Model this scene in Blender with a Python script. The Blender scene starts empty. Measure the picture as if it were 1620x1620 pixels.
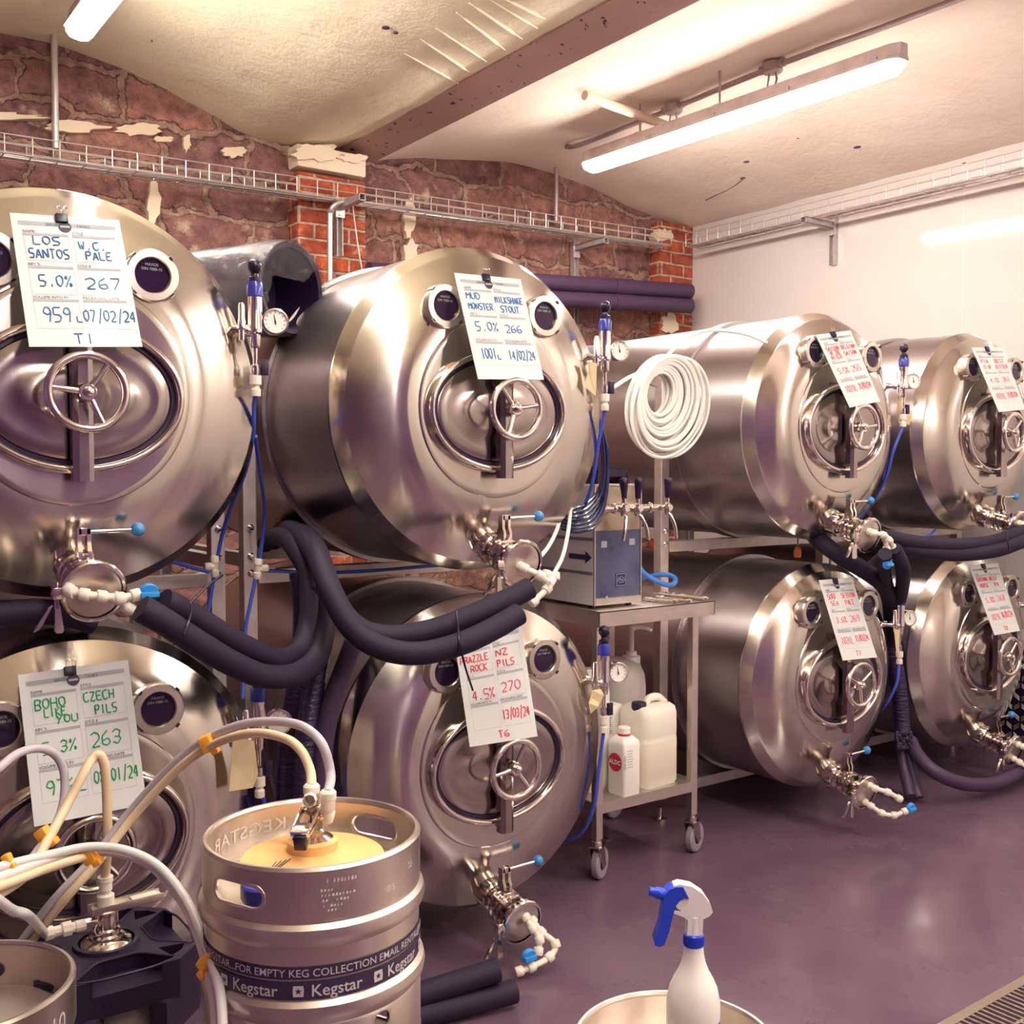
import bpy, bmesh, math, random
from mathutils import Vector, Matrix, noise
PI = math.pi
random.seed(7)
S = bpy.context.scene
C = S.collection

# ---------------------------------------------------------------- camera, world, exposure
CAMZ, FPX = 1.65, 1681.0
YAW, PIT = math.radians(35.3264), math.radians(2.3652)
cam_d = bpy.data.cameras.new('camera')
cam_d.sensor_fit = 'HORIZONTAL'; cam_d.sensor_width = 36.0
cam_d.lens = 36.0 * FPX / 1620.0
cam_d.clip_start = 0.05
cam = bpy.data.objects.new('camera', cam_d); C.objects.link(cam)
cam.location = (0, 0, CAMZ)
cam.rotation_euler = (PI / 2 - PIT, 0, -YAW)
S.camera = cam
W = bpy.data.worlds.new('world'); S.world = W
W.use_nodes = True
_bg = W.node_tree.nodes['Background']
_bg.inputs[0].default_value = (0.24, 0.08, 0.42, 1)
_bg.inputs[1].default_value = 0.30
LAMP = 30.0
S.view_settings.view_transform = 'Standard'
S.view_settings.look = 'None'
S.view_settings.exposure = 1.55
S.view_settings.gamma = 1.0
S.view_settings.use_curve_mapping = False

_f = Vector((math.sin(YAW) * math.cos(PIT), math.cos(YAW) * math.cos(PIT), -math.sin(PIT)))
_r = Vector((math.cos(YAW), -math.sin(YAW), 0)); _u = _r.cross(_f)
def at(px, py, X=None, Y=None, Z=None, d=None):
    """world point on a plane (or at a depth) seen at a pixel of the 1620 frame"""
    v = _f + _r * ((px - 810) / FPX) - _u * ((py - 810) / FPX)
    if d is not None: k = d
    elif X is not None: k = X / v.x
    elif Y is not None: k = Y / v.y
    else: k = (Z - CAMZ) / v.z
    return Vector((0, 0, CAMZ)) + v * k

# ---------------------------------------------------------------- materials
def mat(name, col, rough=0.5, metal=0.0, aniso=0.0, tang=None, noise_s=0, noise_amt=0.0, bump=0.0, bump_s=60,
        emit=None, estr=0, trans=0.0, alpha=1.0, ior=1.45, coat=0.0, stretch=None, rvar=0.0, col2=None):
    m = bpy.data.materials.new(name); m.use_nodes = True
    nt = m.node_tree; N = nt.nodes; L = nt.links
    b = N['Principled BSDF']
    b.inputs['Base Color'].default_value = (*col, 1)
    b.inputs['Roughness'].default_value = rough
    b.inputs['Metallic'].default_value = metal
    b.inputs['Anisotropic'].default_value = aniso
    b.inputs['IOR'].default_value = ior
    b.inputs['Alpha'].default_value = alpha
    b.inputs['Transmission Weight'].default_value = trans
    b.inputs['Coat Weight'].default_value = coat
    if emit:
        b.inputs['Emission Color'].default_value = (*emit, 1); b.inputs['Emission Strength'].default_value = estr
    if tang is not None:
        c = N.new('ShaderNodeCombineXYZ')
        for i in range(3): c.inputs[i].default_value = tang[i]
        L.new(c.outputs[0], b.inputs['Tangent'])
    if noise_s or bump:
        tc = N.new('ShaderNodeTexCoord'); mp = N.new('ShaderNodeMapping')
        L.new(tc.outputs['Object'], mp.inputs[0])
        if stretch: mp.inputs['Scale'].default_value = stretch
    if noise_s:
        n = N.new('ShaderNodeTexNoise'); n.inputs['Scale'].default_value = noise_s; n.inputs['Detail'].default_value = 6
        L.new(mp.outputs[0], n.inputs['Vector'])
        r = N.new('ShaderNodeValToRGB')
        c2 = col2 or tuple(x * (1 - noise_amt) for x in col)
        r.color_ramp.elements[0].position = 0.35; r.color_ramp.elements[1].position = 0.68
        r.color_ramp.elements[0].color = (*c2, 1); r.color_ramp.elements[1].color = (*col, 1)
        L.new(n.outputs['Fac'], r.inputs[0]); L.new(r.outputs[0], b.inputs['Base Color'])
        if rvar:
            mr = N.new('ShaderNodeMapRange'); mr.inputs['From Min'].default_value = .3; mr.inputs['From Max'].default_value = .7
            mr.inputs['To Min'].default_value = max(0, rough - rvar); mr.inputs['To Max'].default_value = rough + rvar
            L.new(n.outputs['Fac'], mr.inputs[0]); L.new(mr.outputs[0], b.inputs['Roughness'])
    if bump:
        n2 = N.new('ShaderNodeTexNoise'); n2.inputs['Scale'].default_value = bump_s; n2.inputs['Detail'].default_value = 5
        L.new(mp.outputs[0], n2.inputs['Vector'])
        bp = N.new('ShaderNodeBump'); bp.inputs['Strength'].default_value = bump; bp.inputs['Distance'].default_value = 0.02
        L.new(n2.outputs['Fac'], bp.inputs['Height']); L.new(bp.outputs[0], b.inputs['Normal'])
    return m

M = {}
def radial(name, col, rough, an):
    m = mat(name, col, rough, 1, an); nt = m.node_tree
    t = nt.nodes.new('ShaderNodeTangent'); t.direction_type = 'RADIAL'; t.axis = 'Y'
    nt.links.new(t.outputs[0], nt.nodes['Principled BSDF'].inputs['Tangent']); return m
M['capface'] = radial('spun_cap_face', (.66, .58, .52), .28, .9)
M['head'] = mat('brushed_steel_head', (.66, .60, .535), .16, 1, .92, (0, 0, 1), noise_s=5, noise_amt=.10, stretch=(1, 1, .35), rvar=.04, bump=.02, bump_s=2.2)
M['shell'] = mat('brushed_steel_shell', (.46, .41, .42), .32, 1, .5, (0, 1, 0), noise_s=9, noise_amt=.10, stretch=(1, .4, 1), rvar=.03, bump=.02, bump_s=5)
M['steel'] = mat('satin_steel', (.70, .62, .57), .42, 1, noise_s=12, noise_amt=.12)
M['door'] = mat('door_steel', (.43, .37, .35), .19, 1, .6, (0, 0, 1), noise_s=6, noise_amt=.14, rvar=.05)
M['ring'] = mat('satin_ring_steel', (.64, .58, .51), .34, 1)
M['polish'] = mat('polished_steel', (.78, .70, .64), .12, 1)
M['chrome'] = mat('chrome', (.80, .74, .70), .08, 1)
M['frame'] = mat('frame_steel', (.68, .60, .57), .50, 1, noise_s=20, noise_amt=.15)
M['keg'] = mat('keg_steel', (.80, .71, .63), .38, 1, noise_s=7, noise_amt=.22, rvar=.08, bump=.06, bump_s=9, stretch=(1, 1, .5))
M['galv'] = mat('galvanised_wire', (.62, .57, .55), .36, .6)
M['zinc'] = mat('galvanised_steel', (.52, .46, .46), .45, .5, noise_s=30, noise_amt=.2)
M['black'] = mat('black_plastic', (.016, .007, .028), .32)
M['blackm'] = mat('black_matt_plastic', (.018, .008, .030), .45, bump=.12, bump_s=160)
M['gasket'] = mat('dark_gasket', (.03, .015, .045), .4)
M['foam'] = mat('foam_insulation', (.014, .0055, .025), .7, bump=.08, bump_s=220)
M['foam2'] = mat('foam_insulation_worn', (.055, .027, .066), .5, bump=.08, bump_s=160)
M['wrapped'] = mat('black_wrap', (.026, .011, .046), .32, bump=.5, bump_s=38, stretch=(.4, .4, 2.2))
M['glassdark'] = mat('sight_glass', (.022, .008, .034), .05, coat=.2)
M['glasspane'] = mat('clear_pane', (.9, .88, .9), .02, trans=1.0)
M['bluetube'] = mat('blue_tube', (.05, .09, .52), .25, coat=.3)
M['navytube'] = mat('navy_tube', (.014, .022, .085), .22, coat=.4)
M['bluelight'] = mat('light_blue_tube', (.06, .22, .66), .25)
M['blueknob'] = mat('blue_knob', (.045, .24, .52), .22, coat=.4)
M['bluetap'] = mat('blue_tap', (.04, .30, .72), .3)
M['bluecap'] = mat('blue_cap', (.028, .035, .30), .3, coat=.4)
M['blueplas'] = mat('bright_blue_plastic', (.022, .06, .60), .3)
M['white'] = mat('white_plastic', (.83, .80, .74), .38)
M['fit'] = mat('cream_fitting', (.78, .70, .60), .35)
M['milk'] = mat('milky_plastic', (.80, .75, .66), .4)
M['milk'].node_tree.nodes['Principled BSDF'].inputs['Subsurface Weight'].default_value = .3
M['milk2'] = mat('milky_plastic_grey', (.62, .58, .54), .4)
M['beerfill'] = mat('cream_liquid_in_can', (.82, .74, .60), .4)
M['coil'] = mat('white_tube', (.86, .82, .76), .3)
M['greyhose'] = mat('grey_tube', (.46, .42, .46), .34)
M['whitehose'] = mat('white_hose', (.66, .63, .62), .32)
M['amber'] = mat('cream_tube', (.72, .56, .36), .3)
M['tape'] = mat('orange_clip', (.86, .38, .04), .45)
M['paper'] = mat('paper', (.62, .63, .62), .4, coat=.12)
M['gray'] = mat('print_grey', (.42, .42, .44), .5)
M['lightgray'] = mat('print_light_grey', (.36, .37, .40), .5)
M['ink'] = mat('print_black', (.03, .02, .04), .5)
M['penblue'] = mat('pen_blue', (.045, .19, .42), .5)
M['pengreen'] = mat('pen_green', (.01, .33, .12), .5)
M['penred'] = mat('pen_red', (.80, .07, .11), .5)
M['tagpaper'] = mat('tag_paper', (.72, .56, .33), .6, noise_s=12, noise_amt=.18)
M['dial'] = mat('dial_face', (.82, .80, .74), .4)
M['red'] = mat('label_red', (.60, .02, .05), .4)
M['coolerside'] = mat('pale_grey_panel', (.70, .66, .66), .4)
M['navy'] = mat('navy_print', (.022, .024, .12), .4)
M['film'] = mat('blue_grey_film', (.10, .11, .19), .35, noise_s=9, col2=(.05, .055, .12), noise_amt=.5, rvar=.1)
M['mirrorp'] = mat('worn_bright_panel', (.60, .50, .38), .22, 1, noise_s=8, noise_amt=.4, bump=.15, bump_s=10)
M['yellowdisc'] = mat('orange_collar_disc', (.86, .53, .22), .5, noise_s=6, col2=(.76, .40, .14), noise_amt=.3)
M['band'] = mat('black_band', (.045, .028, .07), .4)
M['bandtext'] = mat('band_lettering', (.62, .56, .56), .45)
M['emboss'] = mat('embossed_mark', (.80, .74, .68), .5)
M['lampbody'] = mat('lamp_housing', (.52, .40, .38), .5, noise_s=9, noise_amt=.25)
M['lampglow'] = mat('lamp_diffuser', (.9, .88, .85), .4, emit=(1, .905, .80), estr=LAMP)
M['conduit'] = mat('conduit_steel', (.46, .38, .38), .4, .6)
M['paintsteel'] = mat('painted_pipe', (.55, .40, .34), .5)
M['rubber'] = mat('grey_rubber', (.26, .22, .25), .6)
M['orange'] = mat('orange_fitting', (.62, .16, .03), .4)
M['ballast'] = mat('clear_bladder', (.58, .52, .46), .22, noise_s=7, noise_amt=.35, bump=.3, bump_s=10)
M['wrapfilm'] = mat('cling_film', (.30, .27, .30), .06, alpha=.14, bump=1.0, bump_s=22)

# ---------------------------------------------------------------- mesh helpers
def V(*a): return Vector(a)
class G:
    """collects shapes and links them as ONE mesh object"""
    def __init__(s): s.v = []; s.f = []
    def add(s, vs, fs):
        o = len(s.v); s.v += [Vector(p) for p in vs]; s.f += [tuple(i + o for i in f) for f in fs]; return s
    def box(s, c, size, rot=None, bev=0.0):
        bm = bmesh.new(); bmesh.ops.create_cube(bm, size=1)
        bmesh.ops.scale(bm, vec=size, verts=bm.verts)
        if bev > 0:
            bmesh.ops.bevel(bm, geom=list(bm.edges), offset=bev, segments=2, profile=.6, affect='EDGES')
        R = rot if rot is not None else Matrix.Identity(3)
        bm.verts.index_update()
        vs = [R @ v.co + Vector(c) for v in bm.verts]
        fs = [[v.index for v in f.verts] for f in bm.faces]
        bm.free(); return s.add(vs, fs)
    def basis(s, d):
        d = Vector(d).normalized()
        a = V(0, 0, 1) if abs(d.z) < .9 else V(1, 0, 0)
        x = a.cross(d).normalized(); y = d.cross(x)
        return x, y, d
    def lathe(s, o, d, prof, n=32, sx=1.0, sy=1.0, close=False):
        """prof: list of (radius, height along d)"""
        o = Vector(o); x, y, d = s.basis(d)
        vs, fs, rings = [], [], []
        for r, h in prof:
            if r <= 1e-6: rings.append([len(vs)]); vs.append(o + d * h)
            else:
                rings.append(list(range(len(vs), len(vs) + n)))
                for i in range(n):
                    a = 2 * PI * i / n
                    vs.append(o + d * h + x * (r * sx * math.cos(a)) + y * (r * sy * math.sin(a)))
        prs = list(zip(rings, rings[1:]))
        if close: prs.append((rings[-1], rings[0]))
        for A, B in prs:
            if len(A) == 1 and len(B) == 1: continue
            for i in range(n):
                j = (i + 1) % n
                if len(A) == 1: fs.append((A[0], B[i], B[j]))
                elif len(B) == 1: fs.append((A[i], B[0], A[j]))
                else: fs.append((A[i], B[i], B[j], A[j]))
        return s.add(vs, fs)
    def cyl(s, a, b, r, n=16, r2=None):
        a = Vector(a); b = Vector(b); L = (b - a).length
        r2 = r if r2 is None else r2
        return s.lathe(a, b - a, [(0, 0), (r, 0), (r2, L), (0, L)], n)
    def ball(s, c, r, n=16, sc=(1, 1, 1)):
        o = len(s.v)
        s.lathe(c, (0, 0, 1), [(r * math.sin(PI * k / 8), -r * math.cos(PI * k / 8)) for k in range(9)], n)
        if sc != (1, 1, 1):
            c = Vector(c)
            for i in range(o, len(s.v)):
                p = s.v[i] - c; s.v[i] = c + V(p.x * sc[0], p.y * sc[1], p.z * sc[2])
        return s
    def torus(s, c, d, R, r, n=40, m=10, sx=1, sy=1):
        prof = [(R + r * math.cos(2 * PI * k / m), r * math.sin(2 * PI * k / m)) for k in range(m)]
        return s.lathe(c, d, prof, n, sx, sy, close=True)
    def tube(s, pts, r, n=10, smooth=6, cap=True, radii=None):
        P = [Vector(p) for p in pts]
        if smooth > 1 and len(P) > 2: P = catmull(P, smooth)
        m = len(P)
        T = [(P[min(i + 1, m - 1)] - P[max(i - 1, 0)]).normalized() for i in range(m)]
        x, y, _ = s.basis(T[0])
        vs, fs = [], []
        for i in range(m):
            if i:
                ax = T[i - 1].cross(T[i])
                if ax.length > 1e-7:
                    Q = Matrix.Rotation(T[i - 1].angle(T[i]), 3, ax.normalized()); x = Q @ x
                x = (x - T[i] * x.dot(T[i])).normalized()
            y = T[i].cross(x)
            rr = r if radii is None else radii[min(len(radii) - 1, int(i * (len(radii) - 1) / max(1, m - 1) + .5))]
            for k in range(n):
                a = 2 * PI * k / n
                vs.append(P[i] + x * (rr * math.cos(a)) + y * (rr * math.sin(a)))
        for i in range(m - 1):
            for k in range(n):
                j = (k + 1) % n
                fs.append((i * n + k, i * n + j, (i + 1) * n + j, (i + 1) * n + k))
        if cap:
            fs.append(tuple(range(n - 1, -1, -1))); fs.append(tuple((m - 1) * n + k for k in range(n)))
        return s.add(vs, fs)
    def prism(s, poly, o, x, y, d, th):
        """2D polygon poly in the frame (o,x,y) extruded by th along d"""
        n = len(poly); o = Vector(o); x = Vector(x); y = Vector(y); d = Vector(d)
        vs = [o + x * a + y * b for a, b in poly] + [o + x * a + y * b + d * th for a, b in poly]
        fs = [tuple(range(n - 1, -1, -1)), tuple(range(n, 2 * n))]
        fs += [(i, (i + 1) % n, n + (i + 1) % n, n + i) for i in range(n)]
        return s.add(vs, fs)
    def obj(s, name, m, parent=None, ang=38, flat=False):
        me = bpy.data.meshes.new(name)
        off = base_of(parent)
        me.from_pydata([v - off for v in s.v], [], s.f)
        me.validate(verbose=False)
        bm = bmesh.new(); bm.from_mesh(me); bmesh.ops.recalc_face_normals(bm, faces=bm.faces); bm.to_mesh(me); bm.free()
        me.materials.append(m)
        if not flat:
            for p in me.polygons: p.use_smooth = True
            me.set_sharp_from_angle(angle=math.radians(ang))
        o = bpy.data.objects.new(name, me); C.objects.link(o)
        if parent: o.parent = parent
        return o
def base_of(o):
    v = V(0, 0, 0)
    while o: v += o.location; o = o.parent
    return v
def catmull(P, k):
    out = []
    n = len(P)
    for i in range(n - 1):
        p0 = P[i - 1] if i else P[0] * 2 - P[1]
        p1, p2 = P[i], P[i + 1]
        p3 = P[i + 2] if i + 2 < n else P[-1] * 2 - P[-2]
        for j in range(k):
            t = j / k
            out.append(.5 * ((2 * p1) + (p2 - p0) * t + (2 * p0 - 5 * p1 + 4 * p2 - p3) * t * t + (3 * p1 - p0 - 3 * p2 + p3) * t ** 3))
    out.append(P[-1]); return out
def thing(name, label, cat, loc=(0, 0, 0), group=None):
    o = bpy.data.objects.new(name, None); C.objects.link(o)
    o.location = loc; o.empty_display_size = .1
    o['label'] = label; o['category'] = cat
    if group: o['group'] = group
    return o
def tag(o, label, cat, group=None):
    o['label'] = label; o['category'] = cat
    if group: o['group'] = group
    return o
def lab(o, label): o['label'] = label; return o
def struct(o): o['kind'] = 'structure'; return o
def center(o):
    """move a single-mesh thing's origin to its mesh"""
    me = o.data; c = sum((v.co for v in me.vertices), V(0, 0, 0)) / len(me.vertices)
    me.transform(Matrix.Translation(-c)); o.location = c; return o
_tc = {}
def text2d(s, size=1.0, align='CENTER', bold=0.0):
    key = (s, align, bold)
    if key not in _tc:
        cu = bpy.data.curves.new('t', 'FONT'); cu.body = s; cu.size = 1; cu.align_x = align; cu.align_y = 'CENTER'; cu.resolution_u = 3; cu.offset = bold
        ob = bpy.data.objects.new('t', cu); C.objects.link(ob)
        bpy.context.view_layer.update()
        me = bpy.data.meshes.new_from_object(ob)
        _tc[key] = ([tuple(v.co[:2]) for v in me.vertices], [tuple(p.vertices) for p in me.polygons])
        bpy.data.objects.remove(ob); bpy.data.curves.remove(cu); bpy.data.meshes.remove(me)
    vs, fs = _tc[key]
    return [(x * size, y * size) for x, y in vs], fs
def put_text(g, s, size, fn, align='CENTER', bold=0.0):
    vs, fs = text2d(s, size, align, bold); g.add([fn(x, y) for x, y in vs], fs); return g

# ---------------------------------------------------------------- handwriting (pen strokes on a 4 x 6 grid)
PEN = {'A': '00 26 40|12 32', 'B': '00 06 36 45 33 03|33 41 30 00', 'C': '46 26 05 02 10 30 41', 'D': '00 06 26 44 42 20 00',
 'E': '46 06 00 40|03 33', 'F': '46 06 00|03 33', 'G': '46 16 04 02 10 30 42 43 23', 'H': '06 00|46 40|03 43', 'I': '26 20',
 'J': '46 41 20 01', 'K': '06 00|46 03 40', 'L': '06 00 40', 'M': '00 06 23 46 40', 'N': '00 06 40 46', 'O': '26 05 02 20 42 45 26',
 'P': '00 06 36 45 33 03', 'R': '00 06 36 45 33 03|23 40', 'S': '46 16 05 13 33 42 30 00', 'T': '06 46|26 20', 'U': '06 01 20 41 46',
 'V': '06 20 46', 'W': '06 10 24 30 46', 'X': '06 40|46 00', 'Y': '06 23 46|23 10', 'Z': '06 46 00 40', '0': '26 05 02 20 42 45 26',
 '1': '26 20', '2': '05 26 45 43 00 40', '3': '05 26 45 33 13|33 42 20 01', '4': '30 36 02 42', '5': '46 06 03 33 42 30 00',
 '6': '36 04 01 20 41 33 02', '7': '06 46 10', '8': '23 05 26 45 23 01 20 41 23', '9': '44 23 04 16 36 44 30', '.': '20 21',
 '%': '05 16 14 05|46 00|32 41 30 32', '/': '47 1a', 'l': '03 00 30'}
def chaikin(p):
    if len(p) < 3: return p
    o = [p[0]]
    for a, b in zip(p, p[1:]):
        o += [(a[0] * .88 + b[0] * .12, a[1] * .88 + b[1] * .12), (a[0] * .12 + b[0] * .88, a[1] * .12 + b[1] * .88)]
    return o + [p[-1]]
def write(g, s, u, v, w, h, fn, r=.0017, seed=0):
    """pen lettering filling width w, height h from top-left (u,v) measured on a sheet; fn(x,y) gives the world point"""
    rnd = random.Random(seed + len(s))
    n = len(s); step = w / max(1, n - .2)
    for i, ch in enumerate(s):
        if ch not in PEN: continue
        for st in PEN[ch].split('|'):
            pts = []
            for q in st.split():
                yy = -1 if q[1] == 'a' else int(q[1])
                pts.append(((int(q[0]) / 4) * .72 + rnd.uniform(-.03, .03), yy / 6 + rnd.uniform(-.02, .02)))
            pts = chaikin(pts)
            P = [fn(u + (i + x) * step, v + h * (1 - y)) for x, y in pts]
            if len(P) == 2: P = [P[0], (P[0] + P[1]) / 2, P[1]]
            g.tube(P, r, 5, 1)

# ---------------------------------------------------------------- room shell
YW, XW = 6.23, 6.10
def stone_mat(name, scale, bw, bh, c1, c2, mortar, msz, dist, patch=True):
    m = bpy.data.materials.new(name); m.use_nodes = True
    nt = m.node_tree; N = nt.nodes; L = nt.links; b = N['Principled BSDF']
    tc = N.new('ShaderNodeTexCoord')
    sep = N.new('ShaderNodeSeparateXYZ'); L.new(tc.outputs['Object'], sep.inputs[0])
    add = N.new('ShaderNodeMath'); add.operation = 'ADD'; L.new(sep.outputs[0], add.inputs[0]); L.new(sep.outputs[1], add.inputs[1])
    cmb = N.new('ShaderNodeCombineXYZ'); L.new(add.outputs[0], cmb.inputs[0]); L.new(sep.outputs[2], cmb.inputs[1])
    nz = N.new('ShaderNodeTexNoise'); nz.inputs['Scale'].default_value = 3.4; nz.inputs['Detail'].default_value = 9; nz.inputs['Roughness'].default_value = .6
    L.new(cmb.outputs[0], nz.inputs['Vector'])
    mx = N.new('ShaderNodeMix'); mx.data_type = 'RGBA'; mx.blend_type = 'ADD'; mx.inputs[0].default_value = dist
    L.new(cmb.outputs[0], mx.inputs[6]); L.new(nz.outputs['Color'], mx.inputs[7])
    br = N.new('ShaderNodeTexBrick'); br.inputs['Scale'].default_value = scale
    br.inputs['Brick Width'].default_value = bw; br.inputs['Row Height'].default_value = bh
    br.inputs['Mortar Size'].default_value = msz; br.inputs['Mortar Smooth'].default_value = .35; br.offset = .43
    br.inputs['Color1'].default_value = (*c1, 1); br.inputs['Color2'].default_value = (*c2, 1); br.inputs['Mortar'].default_value = (*mortar, 1)
    br.inputs['Bias'].default_value = -.1
    L.new(mx.outputs[2], br.inputs['Vector'])
    n1 = N.new('ShaderNodeTexNoise'); n1.inputs['Scale'].default_value = 13; n1.inputs['Detail'].default_value = 8; n1.inputs['Roughness'].default_value = .7
    L.new(cmb.outputs[0], n1.inputs['Vector'])
    r1 = N.new('ShaderNodeValToRGB'); r1.color_ramp.elements[0].position = .3; r1.color_ramp.elements[1].position = .72
    r1.color_ramp.elements[0].color = (.30, .20, .34, 1); r1.color_ramp.elements[1].color = (1.75, 1.6, 1.5, 1)
    L.new(n1.outputs['Fac'], r1.inputs[0])
    mul = N.new('ShaderNodeMix'); mul.data_type = 'RGBA'; mul.blend_type = 'MULTIPLY'; mul.inputs[0].default_value = .85
    L.new(br.outputs['Color'], mul.inputs[6]); L.new(r1.outputs[0], mul.inputs[7])
    out = mul.outputs[2]
    if patch:
        n2 = N.new('ShaderNodeTexNoise'); n2.inputs['Scale'].default_value = 4.5; n2.inputs['Detail'].default_value = 9; n2.inputs['Roughness'].default_value = .68
        mp = N.new('ShaderNodeMapping'); mp.inputs['Location'].default_value = (3.1, 1.7, 0); L.new(cmb.outputs[0], mp.inputs[0]); L.new(mp.outputs[0], n2.inputs['Vector'])
        r2 = N.new('ShaderNodeValToRGB'); r2.color_ramp.elements[0].position = .585; r2.color_ramp.elements[1].position = .68
        L.new(n2.outputs['Fac'], r2.inputs[0])
        m2 = N.new('ShaderNodeMix'); m2.data_type = 'RGBA'; L.new(r2.outputs[0], m2.inputs[0]); L.new(out, m2.inputs[6]); m2.inputs[7].default_value = (.66, .50, .36, 1)
        out = m2.outputs[2]
    L.new(out, b.inputs['Base Color'])
    b.inputs['Roughness'].default_value = .82
    h = N.new('ShaderNodeMath'); h.operation = 'MULTIPLY_ADD'; h.inputs[1].default_value = -1.4
    L.new(br.outputs['Fac'], h.inputs[0])
    n3 = N.new('ShaderNodeTexNoise'); n3.inputs['Scale'].default_value = 9; n3.inputs['Detail'].default_value = 9; n3.inputs['Roughness'].default_value = .66; n3.inputs['Distortion'].default_value = .5
    L.new(cmb.outputs[0], n3.inputs['Vector']); L.new(n3.outputs['Fac'], h.inputs[2])
    bp = N.new('ShaderNodeBump'); bp.inputs['Strength'].default_value = 1.0; bp.inputs['Distance'].default_value = .07
    L.new(h.outputs[0], bp.inputs['Height']); L.new(bp.outputs[0], b.inputs['Normal'])
    return m
M['stone'] = stone_mat('rubble_stone', 1.0, .52, .235, (.40, .205, .16), (.245, .12, .125), (.42, .28, .21), .022, .28)
M['brick'] = stone_mat('red_brick', 1.0, .235, .093, (.58, .13, .045), (.42, .085, .045), (.66, .45, .32), .011, .025)
def plaster(name, col, col2, spots=0.0, bump=.35, scale=1.6):
    m = mat(name, col, .7, noise_s=scale, col2=col2, noise_amt=.2)
    nt = m.node_tree; N = nt.nodes; L = nt.links; b = N['Principled BSDF']
    tc = N.new('ShaderNodeTexCoord')
    n = N.new('ShaderNodeTexNoise'); n.inputs['Scale'].default_value = 3.5; n.inputs['Detail'].default_value = 10; n.inputs['Roughness'].default_value = .66; n.inputs['Distortion'].default_value = .15
    L.new(tc.outputs['Object'], n.inputs['Vector'])
    bp = N.new('ShaderNodeBump'); bp.inputs['Strength'].default_value = bump; bp.inputs['Distance'].default_value = .05
    L.new(n.outputs['Fac'], bp.inputs['Height']); L.new(bp.outputs[0], b.inputs['Normal'])
    if spots:
        v = N.new('ShaderNodeTexNoise'); v.inputs['Scale'].default_value = 20; v.inputs['Detail'].default_value = 4
        L.new(tc.outputs['Object'], v.inputs['Vector'])
        r = N.new('ShaderNodeValToRGB'); r.color_ramp.elements[0].position = spots; r.color_ramp.elements[1].position = spots + .025
        L.new(v.outputs['Fac'], r.inputs[0])
        mx = N.new('ShaderNodeMix'); mx.data_type = 'RGBA'; L.new(r.outputs[0], mx.inputs[0])
        L.new(b.inputs['Base Color'].links[0].from_socket, mx.inputs[6]); mx.inputs[7].default_value = (.10, .04, .08, 1)
        L.new(mx.outputs[2], b.inputs['Base Color'])
    return m
M['ceil'] = plaster('cream_vault_paint', (.93, .85, .62), (.84, .73, .52), bump=.6)
M['ceil2'] = plaster('pink_lit_vault', (.90, .76, .66), (.82, .66, .56), bump=.35)  # pinker light of this bay put into the vault colour
M['beam'] = plaster('beam_paint', (.62, .42, .36), (.52, .34, .30), spots=.655, bump=.2)
M['flake'] = plaster('old_plaster', (.80, .66, .50), (.70, .56, .40))
M['streak'] = plaster('pale_streak', (.90, .83, .68), (.86, .78, .62), bump=.2)
M['crack'] = mat('flaked_hole', (.12, .06, .10), .8)
M['panel'] = mat('white_wall_panel', (.60, .55, .525), .05, coat=1.0, ior=1.7)
M['seam'] = mat('panel_seam', (.70, .62, .56), .4)
M['tread'] = mat('dark_treadplate', (.035, .02, .06), .3, .6)
M['treadbar'] = mat('treadplate_bars', (.80, .75, .74), .3, 1)
M['grate'] = mat('drain_grate', (.62, .52, .44), .35, 1)
M['pit'] = mat('drain_pit', (.03, .015, .03), .7)
# floor: sealed dark resin, wet in places
def floor_mat():
    m = bpy.data.materials.new('wet_resin_floor'); m.use_nodes = True
    nt = m.node_tree; N = nt.nodes; L = nt.links; b = N['Principled BSDF']
    tc = N.new('ShaderNodeTexCoord')
    n = N.new('ShaderNodeTexNoise'); n.inputs['Scale'].default_value = 1.5; n.inputs['Detail'].default_value = 7; n.inputs['Roughness'].default_value = .55
    L.new(tc.outputs['Object'], n.inputs['Vector'])
    r = N.new('ShaderNodeValToRGB'); r.color_ramp.elements[0].position = .42; r.color_ramp.elements[1].position = .60
    r.color_ramp.elements[0].color = (.10, .10, .10, 1); r.color_ramp.elements[1].color = (.34, .34, .34, 1)
    L.new(n.outputs['Fac'], r.inputs[0]); L.new(r.outputs[0], b.inputs['Roughness'])
    r2 = N.new('ShaderNodeValToRGB'); r2.color_ramp.elements[0].color = (.105, .056, .098, 1); r2.color_ramp.elements[1].color = (.155, .098, .135, 1)
    n2 = N.new('ShaderNodeTexNoise'); n2.inputs['Scale'].default_value = 5; n2.inputs['Detail'].default_value = 8
    L.new(tc.outputs['Object'], n2.inputs['Vector']); L.new(n2.outputs['Fac'], r2.inputs[0]); L.new(r2.outputs[0], b.inputs['Base Color'])
    n3 = N.new('ShaderNodeTexNoise'); n3.inputs['Scale'].default_value = 260; n3.inputs['Detail'].default_value = 2
    L.new(tc.outputs['Object'], n3.inputs['Vector'])
    mu = N.new('ShaderNodeMath'); mu.operation = 'MULTIPLY'; L.new(n3.outputs['Fac'], mu.inputs[0]); L.new(r.outputs[0], mu.inputs[1])
    bp = N.new('ShaderNodeBump'); bp.inputs['Strength'].default_value = .35; bp.inputs['Distance'].default_value = .006
    L.new(mu.outputs[0], bp.inputs['Height']); L.new(bp.outputs[0], b.inputs['Normal'])
    b.inputs['IOR'].default_value = 1.5
    return m
M['floor'] = floor_mat()

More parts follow.
